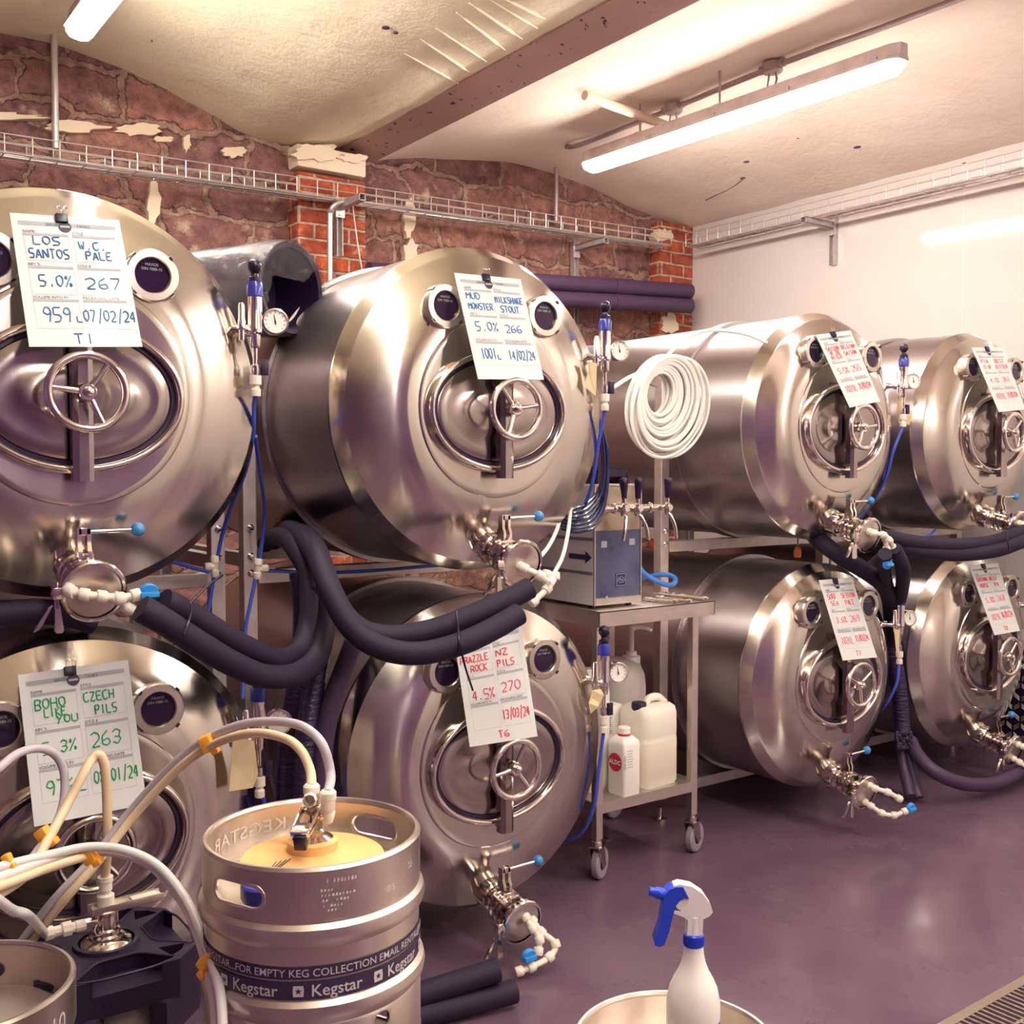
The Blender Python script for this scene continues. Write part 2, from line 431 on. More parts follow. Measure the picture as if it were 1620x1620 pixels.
YB = -3.4      # the room runs on behind the camera
XL = -2.4
struct(G().add([(XL, YB, 0), (XW + .1, YB, 0), (XW + .1, YW + .1, 0), (XL, YW + .1, 0), (XL, YB, -.1), (XW + .1, YB, -.1), (XW + .1, YW + .1, -.1), (XL, YW + .1, -.1)],
      [(0, 1, 2, 3), (7, 6, 5, 4), (0, 4, 5, 1), (1, 5, 6, 2), (2, 6, 7, 3), (3, 7, 4, 0)]).obj('floor', M['floor'], flat=True))
# back wall of rubble stone, lightly uneven
g = G(); nx, nz = 120, 60
for j in range(nz + 1):
    for i in range(nx + 1):
        x = XL + (XW + .1 - XL) * i / nx; z = 4.15 * j / nz
        d = noise.noise(V(x * 3, z * 3, 0)) * .03 + noise.noise(V(x * 9, z * 9, 4)) * .012
        g.v.append(V(x, YW + d, z))
for j in range(nz):
    for i in range(nx):
        a = j * (nx + 1) + i; g.f.append((a, a + 1, a + nx + 2, a + nx + 1))
wb = struct(g.obj('wall_back', M['stone'], ang=60))
# white panelled right wall
wr = struct(G().box((XW + .05, (YB + YW) / 2, 2.1), (.1, YW - YB, 4.2)).obj('wall_right', M['panel'], flat=True))
yseam = at(1524, 420, X=XW).y
G().box((XW - .0005, yseam, 1.9), (.003, .006, 3.8)).obj('panel_seam', M['seam'], wr, flat=True)
M['plum'] = mat('purple_bounce_wall', (.17, .09, .21), .6, noise_s=3, noise_amt=.2)  # colour invented for unseen walls, turns reflections and shade purple
struct(G().box((XL - .05, (YB + YW) / 2, 2.1), (.1, YW - YB, 4.2)).obj('wall_left', M['plum'], flat=True))
wf = struct(G().box((.3, YB - .05, 2.1), (5.4, .1, 4.2)).obj('wall_front', M['plum'], flat=True))   # behind the camera
G().box((4.6, YB - .05, 2.1), (3.2, .1, 4.2)).obj('white_reflector_panel', M['panel'], wf, flat=True)  # unseen white surface added to give the tank heads bright reflections
# vaulted ceiling: two jack arches with a beam between them
def vault(prof, y0, y1, ny, amp, seed):
    g = G(); n = len(prof)
    for j in range(ny + 1):
        y = y0 + (y1 - y0) * j / ny
        for x, z in prof:
            d = noise.noise(V(x * 1.5, y * 1.5, seed)) * amp + noise.noise(V(x * 5, y * 5, seed)) * amp * .35
            g.v.append(V(x, y, z + d))
    for j in range(ny):
        for i in range(n - 1):
            a = j * n + i; g.f.append((a, a + n, a + n + 1, a + 1))
    return g
def refine(p, k=4):
    return [(q.x, q.y) for q in catmull([V(a, b, 0) for a, b in p], k)]
left_prof = refine([(XL - .05, 3.50), (-1.6, 3.62), (-.9, 3.62), (-.2, 3.80), (.5, 3.92), (1.1, 3.95), (1.58, 3.915), (1.9, 3.85), (2.2, 3.74), (2.45, 3.66), (2.75, 3.64), (3.09, 3.70)], 5)
right_prof = refine([(3.30, 3.645), (3.54, 3.70), (3.94, 3.765), (4.47, 3.815), (4.93, 3.775), (5.42, 3.685), (5.885, 3.60), (6.12, 3.555)], 6)
struct(vault(left_prof, YB, YW + .08, 70, .018, 1.3).obj('ceiling', M['ceil'], ang=80))
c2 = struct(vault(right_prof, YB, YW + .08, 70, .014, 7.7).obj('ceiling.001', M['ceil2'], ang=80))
bmz = 3.690
struct(G().add([(3.085, YB, 3.690), (3.305, YB, 3.632), (3.305, YW + .05, 3.632), (3.085, YW + .05, 3.690), (3.085, YB, 3.9), (3.305, YB, 3.9), (3.305, YW + .05, 3.9), (3.085, YW + .05, 3.9)],
      [(0, 1, 2, 3), (4, 7, 6, 5), (0, 4, 5, 1), (2, 6, 7, 3), (0, 3, 7, 4), (1, 5, 6, 2)]).obj('trim_1', M['beam'], flat=True))
# brick piers under the beam and in the corner
p1 = struct(G().box((2.95, YW - .06, 1.73), (.46, .16, 3.46), bev=.012).obj('trim_2', M['brick'], flat=True))
G().box((2.95, YW - .06, 3.555), (.47, .17, .14), bev=.02).obj('pier_cap', M['flake'], p1)
struct(G().box((5.915, YW - .05, 1.78), (.36, .13, 3.56), bev=.012).obj('trim_3', M['brick'], flat=True))
# plaster left on the stone
def blob(g, cx, cy, w, h, Y, seed, n=22, fixed=None):
    rnd = random.Random(seed); pts = []
    for i in range(n):
        a = 2 * PI * i / n; k = 1 + rnd.uniform(-.28, .22)
        p = at(cx + w * k * math.cos(a), cy + h * k * math.sin(a), Y=Y); pts.append((p.x, p.z))
    g.prism(pts, (0, Y, 0), (1, 0, 0), (0, 0, 1), (0, 1, 0), .06)
g = G()
for cx, cy, w, h, s in [(-20, 184, 95, 6, 1), (118, 200, 50, 9, 2), (222, 205, 36, 10, 3), (258, 220, 16, 5, 13), (244, 322, 12, 32, 4), (500, 240, 36, 14, 5),
                        (648, 345, 9, 32, 6), (650, 400, 12, 20, 7), (296, 225, 6, 14, 8), (370, 240, 20, 9, 9), (560, 250, 22, 7, 10), (1060, 512, 14, 16, 11), (1050, 372, 16, 10, 12)]:
    blob(g, cx, cy, w, h, YW - .035 if cx not in (500, 560, 1060, 1050) else YW - .165 if cx < 900 else YW - .13, s)
G.obj(g, 'plaster_patch', M['flake'], wb)
# pale drip streaks, flaked holes and a fine crack on the vault paint
def on_prof(prof, px, py):
    lo, hi = 1.0, 12.0
    v = (at(px, py, d=1) - V(0, 0, CAMZ))
    def zc(x):
        for (a, b), (c, d) in zip(prof, prof[1:]):
            if a <= x <= c: return b + (d - b) * (x - a) / (c - a)
        return 9
    d = .5
    while d < 14:
        p = V(0, 0, CAMZ) + v * d
        if p.z > zc(p.x) - .006: return p
        d += .01
    return V(0, 0, CAMZ) + v * 6
g = G()
for x0, y0, x1, y1, w in [(665, 62, 748, 118, 3), (690, 45, 770, 98, 3), (722, 20, 800, 80, 4), (742, 5, 826, 62, 4), (775, 0, 850, 45, 3), (640, 85, 725, 132, 2.5), (800, 0, 862, 30, 4)]:
    pts = [on_prof(left_prof, x0 + (x1 - x0) * t / 8, y0 + (y1 - y0) * t / 8) for t in range(9)]
    g.tube(pts, .012, 6, 2, radii=[.003, .006 * w / 3, .008 * w / 3, .004])
g.obj('paint_streak_marking', M['streak'], bpy.data.objects['ceiling'])
g = G()
for x, y, w, h in [(610, 44, 14, 3), (626, 52, 9, 3), (240, 65, 3, 4)]:
    c = on_prof(left_prof, x, y); g.ball(c, .02, 8, (w / 14, w / 14, .25))
g.obj('flaked_hole', M['crack'], bpy.data.objects['ceiling'])
g = G()
for x, y, w in [(1181, 256, .024), (1175, 282, .022), (1356, 233, .026), (1262, 219, .01), (1525, 258, .012), (1155, 200, .010)]:
    c = on_prof(right_prof, x, y); g.ball(c, w, 8, (.7, 1, .22))
g.tube([on_prof(right_prof, *q) for q in [(1175, 284), (1162, 294), (1148, 302), (1130, 310), (1116, 317)]], .003, 5, 3)
g.obj('flaked_hole', M['crack'], c2)
# treadplate kick panel on the right wall
kp = struct(G().box((XW - .006, 2.9, .30), (.012, 3.2, .56)).obj('baseboard_right', M['tread'], flat=True))
kp['label'] = 'dark treadplate kick panel on white wall'
g = G()
for iy in range(69):
    for iz in range(9):
        y = 1.36 + iy * .045; z = .05 + iz * .06
        if z > .56: continue
        s = 1 if (iy + iz) % 2 else -1
        for k in (-1, 0, 1):
            dy, dz = .016, .011 * s
            off = k * .010
            g.tube([(XW - .012, y - dy, z - dz + off), (XW - .013, y, z + off), (XW - .012, y + dy, z + dz + off)], .0028, 5, 1)
g.obj('tread_pattern', M['treadbar'], kp)['kind'] = 'stuff'
# floor drain with slotted grate along the right foreground
a0, a1, b0 = at(1500, 1620, Z=0), at(1620, 1552, Z=0), at(1620, 1500, Z=0)
dirv = (a1 - a0).normalized(); nrm = V(dirv.y, -dirv.x, 0)
dr = thing('floor_drain', 'slotted metal floor drain grating set in dark wet floor', 'drain', a0)
A, B = a0 - dirv * .5, a1 + dirv * .9
def strip(g, s0, s1, w0, w1, z0, z1):
    q = []
    for s, w in ((s0, w0), (s1, w0), (s1, w1), (s0, w1)):
        p = A + dirv * s + nrm * w; q.append(p)
    g.add([V(p.x, p.y, z0) for p in q] + [V(p.x, p.y, z1) for p in q], [(0, 1, 2, 3), (7, 6, 5, 4), (0, 4, 5, 1), (1, 5, 6, 2), (2, 6, 7, 3), (3, 7, 4, 0)])
Ld = (B - A).length
g = G(); strip(g, 0, Ld, -.012, .02, 0, .008); strip(g, 0, Ld, .34, .37, 0, .008); g.obj('edge_frame', M['grate'], dr)
g = G(); strip(g, 0, Ld, .02, .34, 0.0005, .002); g.obj('drain_pit', M['pit'], dr)
g = G(); s = .02
while s < Ld:
    strip(g, s, s + .008, .02, .34, .002, .007); s += .026
for w in (.12, .23): strip(g, 0, Ld, w, w + .01, .002, .006)
g.obj('grate_bars', M['grate'], dr)

# ---------------------------------------------------------------- serving tanks
TG = 'horizontal steel serving tanks stacked two high'
def oval(cx, cz, rx, rz, y, n=56):
    return [V(cx + rx * math.cos(2 * PI * i / n), y, cz + rz * math.sin(2 * PI * i / n)) for i in range(n)]
def oval_sweep(cx, cz, y0, prof, n=64):
    """prof: list of (inset, forward, ) rings on an oval .275 x .20"""
    g = G(); rings = []
    for ins, fw in prof:
        k = len(g.v); g.v += oval(cx, cz, .275 - ins, .200 - ins, y0 - fw, n); rings.append(k)
    for a, b in zip(rings, rings[1:]):
        for i in range(n):
            j = (i + 1) % n; g.f.append((a + i, a + j, b + j, b + i))
    return g, rings, n
def make_tank(label, X, Y0, Z, R, wheel=0.0, fit=None, reg=True, wheel_n=3, glass_light=False, valve=True):
    L = 1.60
    t = thing('serving_tank', label, 'tank', (X, Y0 + .8, Z - R), TG)
    c = V(X, Y0, Z)
    f = V(0, -1, 0)
    # shell with weld beads, rear head
    g = G()
    g.lathe(c, -f, [(R, 0), (R, .01), (R, L), (R - .035, L + .05), (R * .7, L + .12), (R * .35, L + .16), (0, L + .17)], 96)
    g.torus(c - f * (L - .02), f, R, .004, 96, 6)
    g.obj('shell', M['shell'], t, 30)
    yb = .50 if R > .53 else .40
    g = G(); g.lathe(c + V(0, yb, 0), -f, [(R + .001, 0), (R + .016, 0), (R + .016, .07), (R + .001, .07)], 96, close=True)
    g.obj('support_band', M['shell'], t, 30)
    # dished front head with a flat flanged knuckle and a raised pad round the manway
    g = G()
    prof = [(R, 0), (R + .003, .004), (R + .001, .010), (R - .030, .056), (R - .036, .059)]
    n = 9
    for k in range(1, n + 1):
        q = k / n; r = (R - .036) + (.300 - (R - .036)) * q
        prof.append((r, .059 + .077 * math.sin(q * PI / 2 * .98)))
    pd = prof[-1][1]
    prof += [(.297, pd + .004), (.288, pd + .006), (.28, pd + .006), (0, pd + .008)]
    g.lathe(c, f, prof, 128)
    g.obj('front_head', M['head'], t, 14)
    py = pd + .006
    # manway: rolled oval collar, gasket, door plate, crossbar, handwheel
    mz = Z - .012
    g, rings, n = oval_sweep(X, mz, Y0, [(-.004, py - .004), (-.002, py + .022), (.003, py + .031), (.010, py + .034), (.017, py + .030), (.020, py + .018), (.021, py + .002)])
    g.obj('manway_collar', M['polish'], t, 60)
    g, rings, n = oval_sweep(X, mz, Y0, [(.021, py + .001), (.021, py + .012), (.031, py + .014), (.033, py + .001)])
    g.obj('manway_gasket', M['gasket'], t, 60)
    g, rings, n = oval_sweep(X, mz, Y0, [(.032, py + .001), (.034, py + .013), (.042, py + .016), (.075, py + .018), (.105, py + .013), (.130, py + .022), (.16, py + .024), (.19, py + .024)])
    g.f.append(tuple(rings[-1] + i for i in range(n)))
    door = g.obj('manway_door', M['door'], t, 50)
    hy = Y0 - .255
    g = G(); b0 = Y0 - py - .034
    pol = [(-.026, 0), (.026, 0), (.026, .026), (.012, .036), (-.012, .036), (-.026, .026)]
    g.prism(pol, (X, b0, mz - .222), (1, 0, 0), f, (0, 0, 1), .436)
    g.box((X, b0 + .012, mz - .200), (.03, .024, .02)); g.box((X, b0 + .012, mz + .196), (.03, .024, .02))
    g.obj('crossbar', M['door'], t, 20, flat=True)
    hw = G(); hc = V(X, hy, mz + .005)
    hw.torus(hc, f, .094, .011, 56, 12)
    wheel_o = hw.obj('handwheel', M['polish'], t, 60)
    g = G()
    for k in range(wheel_n):
        a = wheel + 2 * PI * k / wheel_n
        g.cyl(hc + V(.015 * math.cos(a), .006, .015 * math.sin(a)), hc + V(.091 * math.cos(a), 0, .091 * math.sin(a)), .0085, 12, .0075)
    g.obj('wheel_spokes', M['polish'], wheel_o)
    g = G(); g.lathe(hc + V(0, .03, 0), f, [(0, 0), (.024, 0), (.024, .03), (.020, .036), (.013, .036), (.012, .048), (.006, .052), (0, .052)], 24)
    g.cyl(hc + V(0, .02, 0), (X, b0 - .03, mz + .005), .014)
    g.obj('wheel_hub', M['polish'], wheel_o)
    # two sight glasses
    for sx in (-.200, .200):
        p = V(X + sx, Y0 - .104, Z + .322)
        d = V(sx * .10, -1, .16).normalized() if False else V(0, -1, .02).normalized()
        g = G(); g.lathe(p - d * .01, d, [(.062, 0), (.062, .018), (.070, .020), (.072, .026), (.072, .050), (.068, .055), (.050, .056), (.047, .052), (.047, .040)], 48)
        for k in range(4):
            a = PI / 4 + k * PI / 2; x, y, dd = g.basis(d)
            q = p + d * .033 + (x * math.cos(a) + y * math.sin(a)) * .0725
            rx = (x * math.cos(a) + y * math.sin(a)); tx = (y * math.cos(a) - x * math.sin(a))
            Rm = Matrix((tx, d, rx)).transposed()
            g.box(q, (.014, .03, .006), Rm)
        sg = g.obj('sight_glass', M['ring'], t, 35)
        g = G(); g.lathe(p, d, [(0, .030), (.047, .030), (.047, .034), (0, .034)], 40); g.obj('pane', M['glassdark'], sg)
        g = G()
        for k, s in enumerate(('MAXOS', 'DIN 7080-15')):
            put_text(g, s, .0105, lambda x, y, k=k: p + d * .0348 + V(x, 0, y + .030 - .012 * k))
        g.obj('etched_lettering', M['lightgray'], sg, flat=True)
        g = G()
        for k in range(4):
            a = PI / 4 + k * PI / 2; x, y, dd = g.basis(d)
            rx = (x * math.cos(a) + y * math.sin(a)); tx = (y * math.cos(a) - x * math.sin(a))
            g.box(p + d * .044 + rx * .071, (.012, .012, .005), Matrix((tx, d, rx)).transposed())
        g.obj('ring_groove', M['gasket'], sg, flat=True)
    # outlet: union nut, butterfly valve with lever, clamped end cap, push-fit fittings
    o = V(X, Y0 - .070, Z - .462 * R / .55)
    a = V(0, -math.cos(.23), -math.sin(.23))
    def ax(s): return o + a * s
    if valve:
        g = G(); g.lathe(ax(0), a, [(.036, -.03), (.036, .012), (.050, .013), (.053, .020), (.053, .062), (.048, .068), (.034, .068), (.029, .072), (.029, .115)], 36)
        x, y, dd = g.basis(a)
        for k in range(8):
            q = PI / 8 + k * PI / 4; rx = x * math.cos(q) + y * math.sin(q); tx = y * math.cos(q) - x * math.sin(q)
            g.box(ax(.041) + rx * .053, (.012, .036, .007), Matrix((tx, a, rx)).transposed(), .001)
        g.obj('outlet_union', M['polish'], t, 30)
        g = G(); g.lathe(ax(.10), a, [(.03, 0), (.054, .002), (.057, .006), (.057, .014), (.050, .017), (.047, .020), (.047, .030), (.058, .032), (.058, .040), (.050, .043), (.050, .052), (.056, .054), (.056, .064), (.050, .066), (.032, .070), (.030, .115)], 36)
        for k in range(4):
            q = PI / 4 + k * PI / 2; rx = x * math.cos(q) + y * math.sin(q)
            g.cyl(ax(.102) + rx * .052, ax(.168) + rx * .052, .008, 8)
        vb = g.obj('butterfly_valve', M['polish'], t, 30)
        up = V(0, -a.z * -1 * 0 + 0, 1)
        st = ax(.134) + V(0, 0, .050)
        g = G()
        g.cyl(st - V(0, 0, .02), st + V(0, 0, .012), .014, 14)
        g.prism([(-.020, .0), (.020, .0), (.020, .03), (.012, .045), (.012, .088), (-.012, .088), (-.012, .045), (-.020, .03)], st + V(.006, .012, 0), (0, -1, 0), (0, 0, 1), (1, 0, 0), .010)
        g.prism([(-.020, .0), (.020, .0), (.020, .03), (.012, .045), (.012, .088), (-.012, .088), (-.012, .045), (-.020, .03)], st + V(-.018, .012, 0), (0, -1, 0), (0, 0, 1), (1, 0, 0), .010)
        g.box(st + V(0, .012, .078), (.034, .024, .02), None, .003)
        lv = g.obj('lever_bracket', M['polish'], t, 30)
        g = G(); g.cyl(st + V(.012, .012, .076), st + V(.125, .010, .078), .0055, 12); g.obj('lever_rod', M['chrome'], lv)
        g = G(); g.ball(st + V(.138, .010, .079), .019, 24); g.obj('lever_knob', M['blueknob'], lv)
        ce = ax(.228)
        g = G(); g.lathe(ax(.205), a, [(.034, 0), (.078, .002), (.081, .006), (.081, .018), (.077, .022), (.070, .023)], 48)
        lx = V(-1, 0, 0)
        g.box(ce + lx * .085 - a * .012, (.03, .026, .03), None, .004)
        cl = g.obj('clamp_ring', M['polish'], t, 35)
        g = G(); wb_ = ce + V(-.098, .012, -.02)
        g.cyl(ce + V(-.088, .012, .03), ce + V(-.088, .012, -.035), .006, 10)
        g.prism([(-.006, 0), (.006, 0), (.011, -.062), (.006, -.068), (-.006, -.068), (-.011, -.062)], wb_ + V(-.004, 0, -.01), V(.86, 0, .5), V(.5, 0, .86), (0, 1, 0), .010)
        g.prism([(-.006, 0), (.006, 0), (.011, -.062), (.006, -.068), (-.006, -.068), (-.011, -.062)], wb_ + V(.012, 0, -.01), V(1, 0, .05), V(-.05, 0, 1), (0, 1, 0), .010)
        g.obj('wing_nut', M['polish'], cl, 30)
        g = G(); g.lathe(ax(.215), a, [(.072, 0), (.072, .008), (.060, .011), (.02, .012), (0, .012)], 48)
        cap = g.obj('end_cap', M['capface'], t, 35)
        x = V(1, 0, 0); y = x.cross(a); y = -y if y.z < 0 else y
        fc = ax(.227)
        def F(u, v, w): return fc + x * u + y * v + a * w
        if fit:
            for pts in fit['pipes']:
                P = [F(*q) for q in pts]
                g = G(); g.tube(P, .0105, 10, 4)
                for i, p in enumerate(P):
                    q = P[min(i + 1, len(P) - 1)] - P[max(i - 1, 0)]
                    q.normalize(); g.lathe(p - q * .013, q, [(0, 0), (.014, 0), (.0165, .003), (.0165, .022), (.014, .026), (0, .026)], 14)
                g.obj('push_fit_fittings', M['fit'], cap, 40)
            if fit.get('tap'):
                p = F(*fit['tap']); g = G()
                g.lathe(p, a, [(0, -.012), (.024, -.010), (.026, 0), (.024, .006), (0, .008)], 20)
                g.box(p + a * .012, (.046, .009, .014), None, .002); g.obj('tap_handle', M['bluetap'], cap, 40)
    # pressure regulator on a stub at the head's right edge
    if reg:
        s = V(X + .437 * R / .55, Y0 - .040, Z + .210)
        b = V(X + .508, Y0 - .10, Z + .20)
        g = G()
        g.tube([s + V(-.02, .03, 0), s, b + V(-.03, 0, 0), b], .011, 12, 3)
        for k in (.25, .6): g.lathe(s.lerp(b, k), b - s, [(0, 0), (.016, 0), (.016, .016), (0, .016)], 6)
        g.lathe(b - V(0, 0, .05), (0, 0, 1), [(0, 0), (.013, .002), (.016, .01), (.016, .04), (.022, .045), (.022, .06), (.021, .065), (.021, .148), (0, .15)], 24)
        g.lathe(b + V(-.040, .0, -.03), (0, 0, 1), [(0, 0), (.009, 0), (.009, .03), (.012, .034), (.012, .055), (.010, .06), (.010, .10), (.007, .108), (0, .108)], 16)
        g.cyl(b + V(-.04, 0, -.01), b + V(0, 0, -.01), .008, 10)
        g.lathe(b - V(0, 0, .13), (0, 0, 1), [(0, 0), (.010, 0), (.012, .01), (.012, .03), (.007, .034), (.007, .08)], 14)
        rg = g.obj('pressure_regulator', M['chrome'], t, 35)
        g = G(); g.lathe(b + V(0, 0, .098), (0, 0, 1), [(.0215, 0), (.024, .002), (.024, .034), (.020, .044), (0, .045)], 22); g.obj('blue_collar', M['bluecap'], rg)
        g = G(); g.lathe(b + V(0, 0, .140), (0, 0, 1), [(.014, 0), (.019, .004), (.019, .014), (.012, .018), (.010, .026), (.014, .030)], 18); g.ball(b + V(0, 0, .188), .021, 20); g.obj('adjuster_knob', M['black'], rg)
        gd = V(-.30, -1, .02).normalized(); gc = b + V(.058, -.01, .030)
        g = G(); g.cyl(b + V(.01, 0, .02), gc - gd * .02, .010, 10)
        g.lathe(gc - gd * .028, gd, [(0, 0), (.034, 0), (.037, .004), (.037, .030), (.039, .033), (.039, .038), (.034, .039), (.033, .034)], 36)
        gg = g.obj('pressure_gauge', M['polish'], rg, 35)
        g = G(); g.lathe(gc, gd, [(0, .006), (.034, .006)], 30); g.obj('dial_face', M['dial'], rg)
        g = G(); gx, gy, _ = g.basis(gd); gx = V(0, 0, 1).cross(gd).normalized() * -1; gx = gx if gx.x > 0 else -gx; gy = V(0, 0, 1)
        for k in range(11):
            q = math.radians(225 - 27 * k); e = gx * math.cos(q) + gy * math.sin(q)
            g.tube([gc + gd * .0066 + e * .025, gc + gd * .0066 + e * .031], .0008, 4, 1)
        e = gx * math.cos(math.radians(100)) + gy * math.sin(math.radians(100))
        g.tube([gc + gd * .008 - e * .008, gc + gd * .008 + e * .023], .0012, 5, 1, radii=[.002, .0007]); g.ball(gc + gd * .008, .003, 8)
        g.obj('dial_marking', M['ink'], rg)
        g = G(); g.box(b + V(.026, -.004, -.105), (.022, .014, .046), None, .003); g.obj('shutoff_handle', M['black'], rg)
        g = G(); g.lathe(b - V(0, 0, .19), (0, 0, 1), [(.007, 0), (.014, 0), (.015, .004), (.015, .02), (.011, .025), (.011, .032), (.017, .034), (.017, .06), (0, .061)], 16); g.obj('hose_connector', M['fit'], rg)
        t['reg'] = 1
        del t['reg']
    return t
YL, YR = 3.083, 3.202
ZU, ZLo, ZUR, ZLR, RL, RR = 1.85, .662, 1.839, .688, .55, .519
FITA = dict(pipes=[[(-.062, .012, .0), (-.062, .012, .02), (-.035, .010, .040), (.005, .004, .046), (.045, -.006, .040), (.075, -.035, .040), (.10, -.05, .05)], [(.05, -.005, .045), (.09, .0, .04)]], tap=(.122, .004, .045))
FITB = dict(pipes=[[(-.01, -.005, 0), (-.01, -.005, .025), (.03, -.02, .06), (.06, -.045, .07)], [(.06, -.02, .055), (.10, -.03, .05), (.05, -.06, .08), (-.005, -.095, .09)]])
FITC = dict(pipes=[[(-.015, .02, 0), (-.015, .02, .025), (.03, .015, .045), (.075, -.01, .05), (.115, -.045, .05)], [(.05, .0, .045), (.07, -.05, .05), (.10, -.095, .05)]], tap=(.065, -.11, .075))
FITD = dict(pipes=[[(.01, .035, 0), (.012, .035, .03), (.05, .03, .07), (.10, .005, .10)], [(.005, -.045, 0), (.01, -.05, .03), (.04, -.07, .07), (.09, -.075, .10), (.135, -.055, .12)]], tap=(.16, -.04, .13))
FITE = dict(pipes=[[(.01, .02, 0), (.015, .0, .035), (.03, -.03, .06), (.02, -.06, .075)], [(.04, .0, 0), (.05, -.02, .04), (.085, -.05, .08), (.05, -.075, .10), (-.02, -.09, .10), (-.06, -.10, .09)]], tap=(-.03, -.055, .09))
tanks = {}
tanks['T1'] = make_tank('large steel tank whose sheet reads LOS SANTOS in blue', .686, YL, ZU, RL, .95, FITA)
tanks['T2'] = make_tank('large steel tank in upper row whose sheet reads MUD MONSTER, above the coiled black hoses', 2.022, YL, ZU, RL, .17, FITB)
tanks['T3'] = make_tank('steel tank in upper row beside the white tube coil, sheet with red writing ending 1021L', 4.002, YR, ZUR, RR, .1, FITC)
tanks['T4'] = make_tank('upper steel tank next to the white wall', 5.228, YR, ZUR, RR, .8, FITC, wheel_n=3)
tanks['T5'] = make_tank('steel tank whose sheet reads BOHO LIKE YOU in green, behind the kegs', .686, YL, ZLo, RL, 1.2, None, valve=False)
tanks['T6'] = make_tank('lower steel tank whose sheet reads FRAZZLE ROCK in red, beside the trolley', 2.022, YL, ZLo, RL, 1.15, FITE)
tanks['T7'] = make_tank('lower steel tank beyond the trolley, under the tank with the white tube coil', 4.002, YR, ZLR, RR, .6, FITD)
tanks['T8'] = make_tank('lower steel tank in front of the treadplate kick panel', 5.228, YR, ZLR, RR, .9, FITD)

# ---------------------------------------------------------------- clipped record sheets
def sheet(label, cnr, rows, pen, seed=1, big=True, blur=False):
    """cnr: TL,TR,BR,BL world corners; rows: (text,u,v,w,h) in sheet units"""
    TL, TR, BR, BL = cnr
    nrm = (TR - TL).cross(BL - TL).normalized()
    if nrm.y > 0: nrm = -nrm
    def P(u, v, h=0):
        a = TL.lerp(TR, u); b = BL.lerp(BR, u); p = a.lerp(b, v)
        return p + nrm * (h + .010 * math.sin(PI * v) * 0)
    t = thing('record_sheet', label, 'paper sheet', P(.5, 0), 'clipped record sheets on the tanks')
    g = G(); n = 6
    for k, h in ((0, 0), (1, .0022)):
        for j in range(n + 1):
            for i in range(n + 1): g.v.append(P(i / n, j / n, h))
    m = (n + 1) ** 2
    for j in range(n):
        for i in range(n):
            q = j * (n + 1) + i
            g.f.append((q, q + 1, q + n + 2, q + n + 1)); g.f.append((m + q, m + q + n + 1, m + q + n + 2, m + q + 1))
    for i in range(n):
        for a, b in ((i, i + 1), ((n + 1) * n + i, (n + 1) * n + i + 1), (i * (n + 1), (i + 1) * (n + 1)), (i * (n + 1) + n, (i + 1) * (n + 1) + n)):
            g.f.append((a, b, m + b, m + a))
    g.obj('laminated_paper', M['paper'], t, flat=True)
    H = .0030
    def bar(g, u0, v0, u1, v1, h=H):
        g.add([P(u0, v0, h), P(u1, v0, h), P(u1, v1, h), P(u0, v1, h)], [(0, 1, 2, 3)])
    g = G()
    bar(g, .06, .055, .95, .085)
    for v in (.145, .395, .645):
        bar(g, .09, v, .49, v + .020); bar(g, .53, v, .93, v + .020)
    g.obj('printed_marking', M['lightgray'], t, flat=True)
    g = G(); lw = .003
    for v, v2 in ((.165, .355), (.415, .610), (.665, .865)):
        for u0, u1 in ((.09, .49), (.53, .93)):
            bar(g, u0, v2, u1, v2 + lw); bar(g, u0, v, u0 + lw, v2); bar(g, u1 - lw, v, u1, v2)
    g.obj('printed_border', M['lightgray'], t, flat=True)
    W_ = (TR - TL).length; Hh = (BL - TL).length
    g = G()
    for s, u, v in (('NAME', .09, .134), ('STYLE', .53, .134), ('ABV %', .09, .384), ('GYLE #', .53, .384), ('VOLUME INTO FV', .09, .634), ('PACKAGING DATE', .53, .634), ('SERVING', .30, .075), ('TANKS', .58, .075)):
        put_text(g, s, .0105, lambda x, y: P(u + x / W_, v - y / Hh, H + .0004), 'LEFT')
    g.obj('printed_text', M['ink'], t, flat=True)
    g = G(); lc = (.475, .085)
    def disc(g, r, h, n=28):
        k = len(g.v); g.v += [P(lc[0] + r * math.cos(2 * PI * i / n) / W_, lc[1] + r * math.sin(2 * PI * i / n) / Hh, h) for i in range(n)]
        g.f.append(tuple(range(k, k + n)))
    disc(g, .0155, .0040); bd = g.obj('round_badge', M['ink'], t, flat=True)
    g = G(); bar(g, lc[0] - .012 / W_, lc[1] - .0028 / Hh, lc[0] + .012 / W_, lc[1] + .0028 / Hh, .0046); g.obj('badge_band', M['lightgray'], bd, flat=True)
    g = G()
    for k, (s, u, v, w, h) in enumerate(rows):
        write(g, s, u, v, w, h, lambda x, y: P(x, y, .0034), (.0018 if TL.x < 3 else .0013), seed + k)
    if g.v: g.obj('pen_lettering', pen, t)
    # black bulldog clip with wire loops
    cp = P(.455, -.005, .004)
    e = (TR - TL).normalized(); dn = (BL - TL).normalized()
    g = G(); Rm = Matrix((e, nrm, -dn)).transposed()
    g.box(cp + dn * .010, (.030, .014, .024), Rm, .003)
    cl = g.obj('bulldog_clip', M['black'], t)
    g = G()
    for sx in (-.009, .006):
        q = cp + e * sx
        g.tube([q + nrm * .004, q - dn * .016 + nrm * .008, q - dn * .022 + e * .004 + nrm * .008, q - dn * .015 + e * .009 + nrm * .008, q + e * .008 + nrm * .004], .0009, 6, 3)
    g.obj('wire_loops', M['chrome'], cl)
    return t
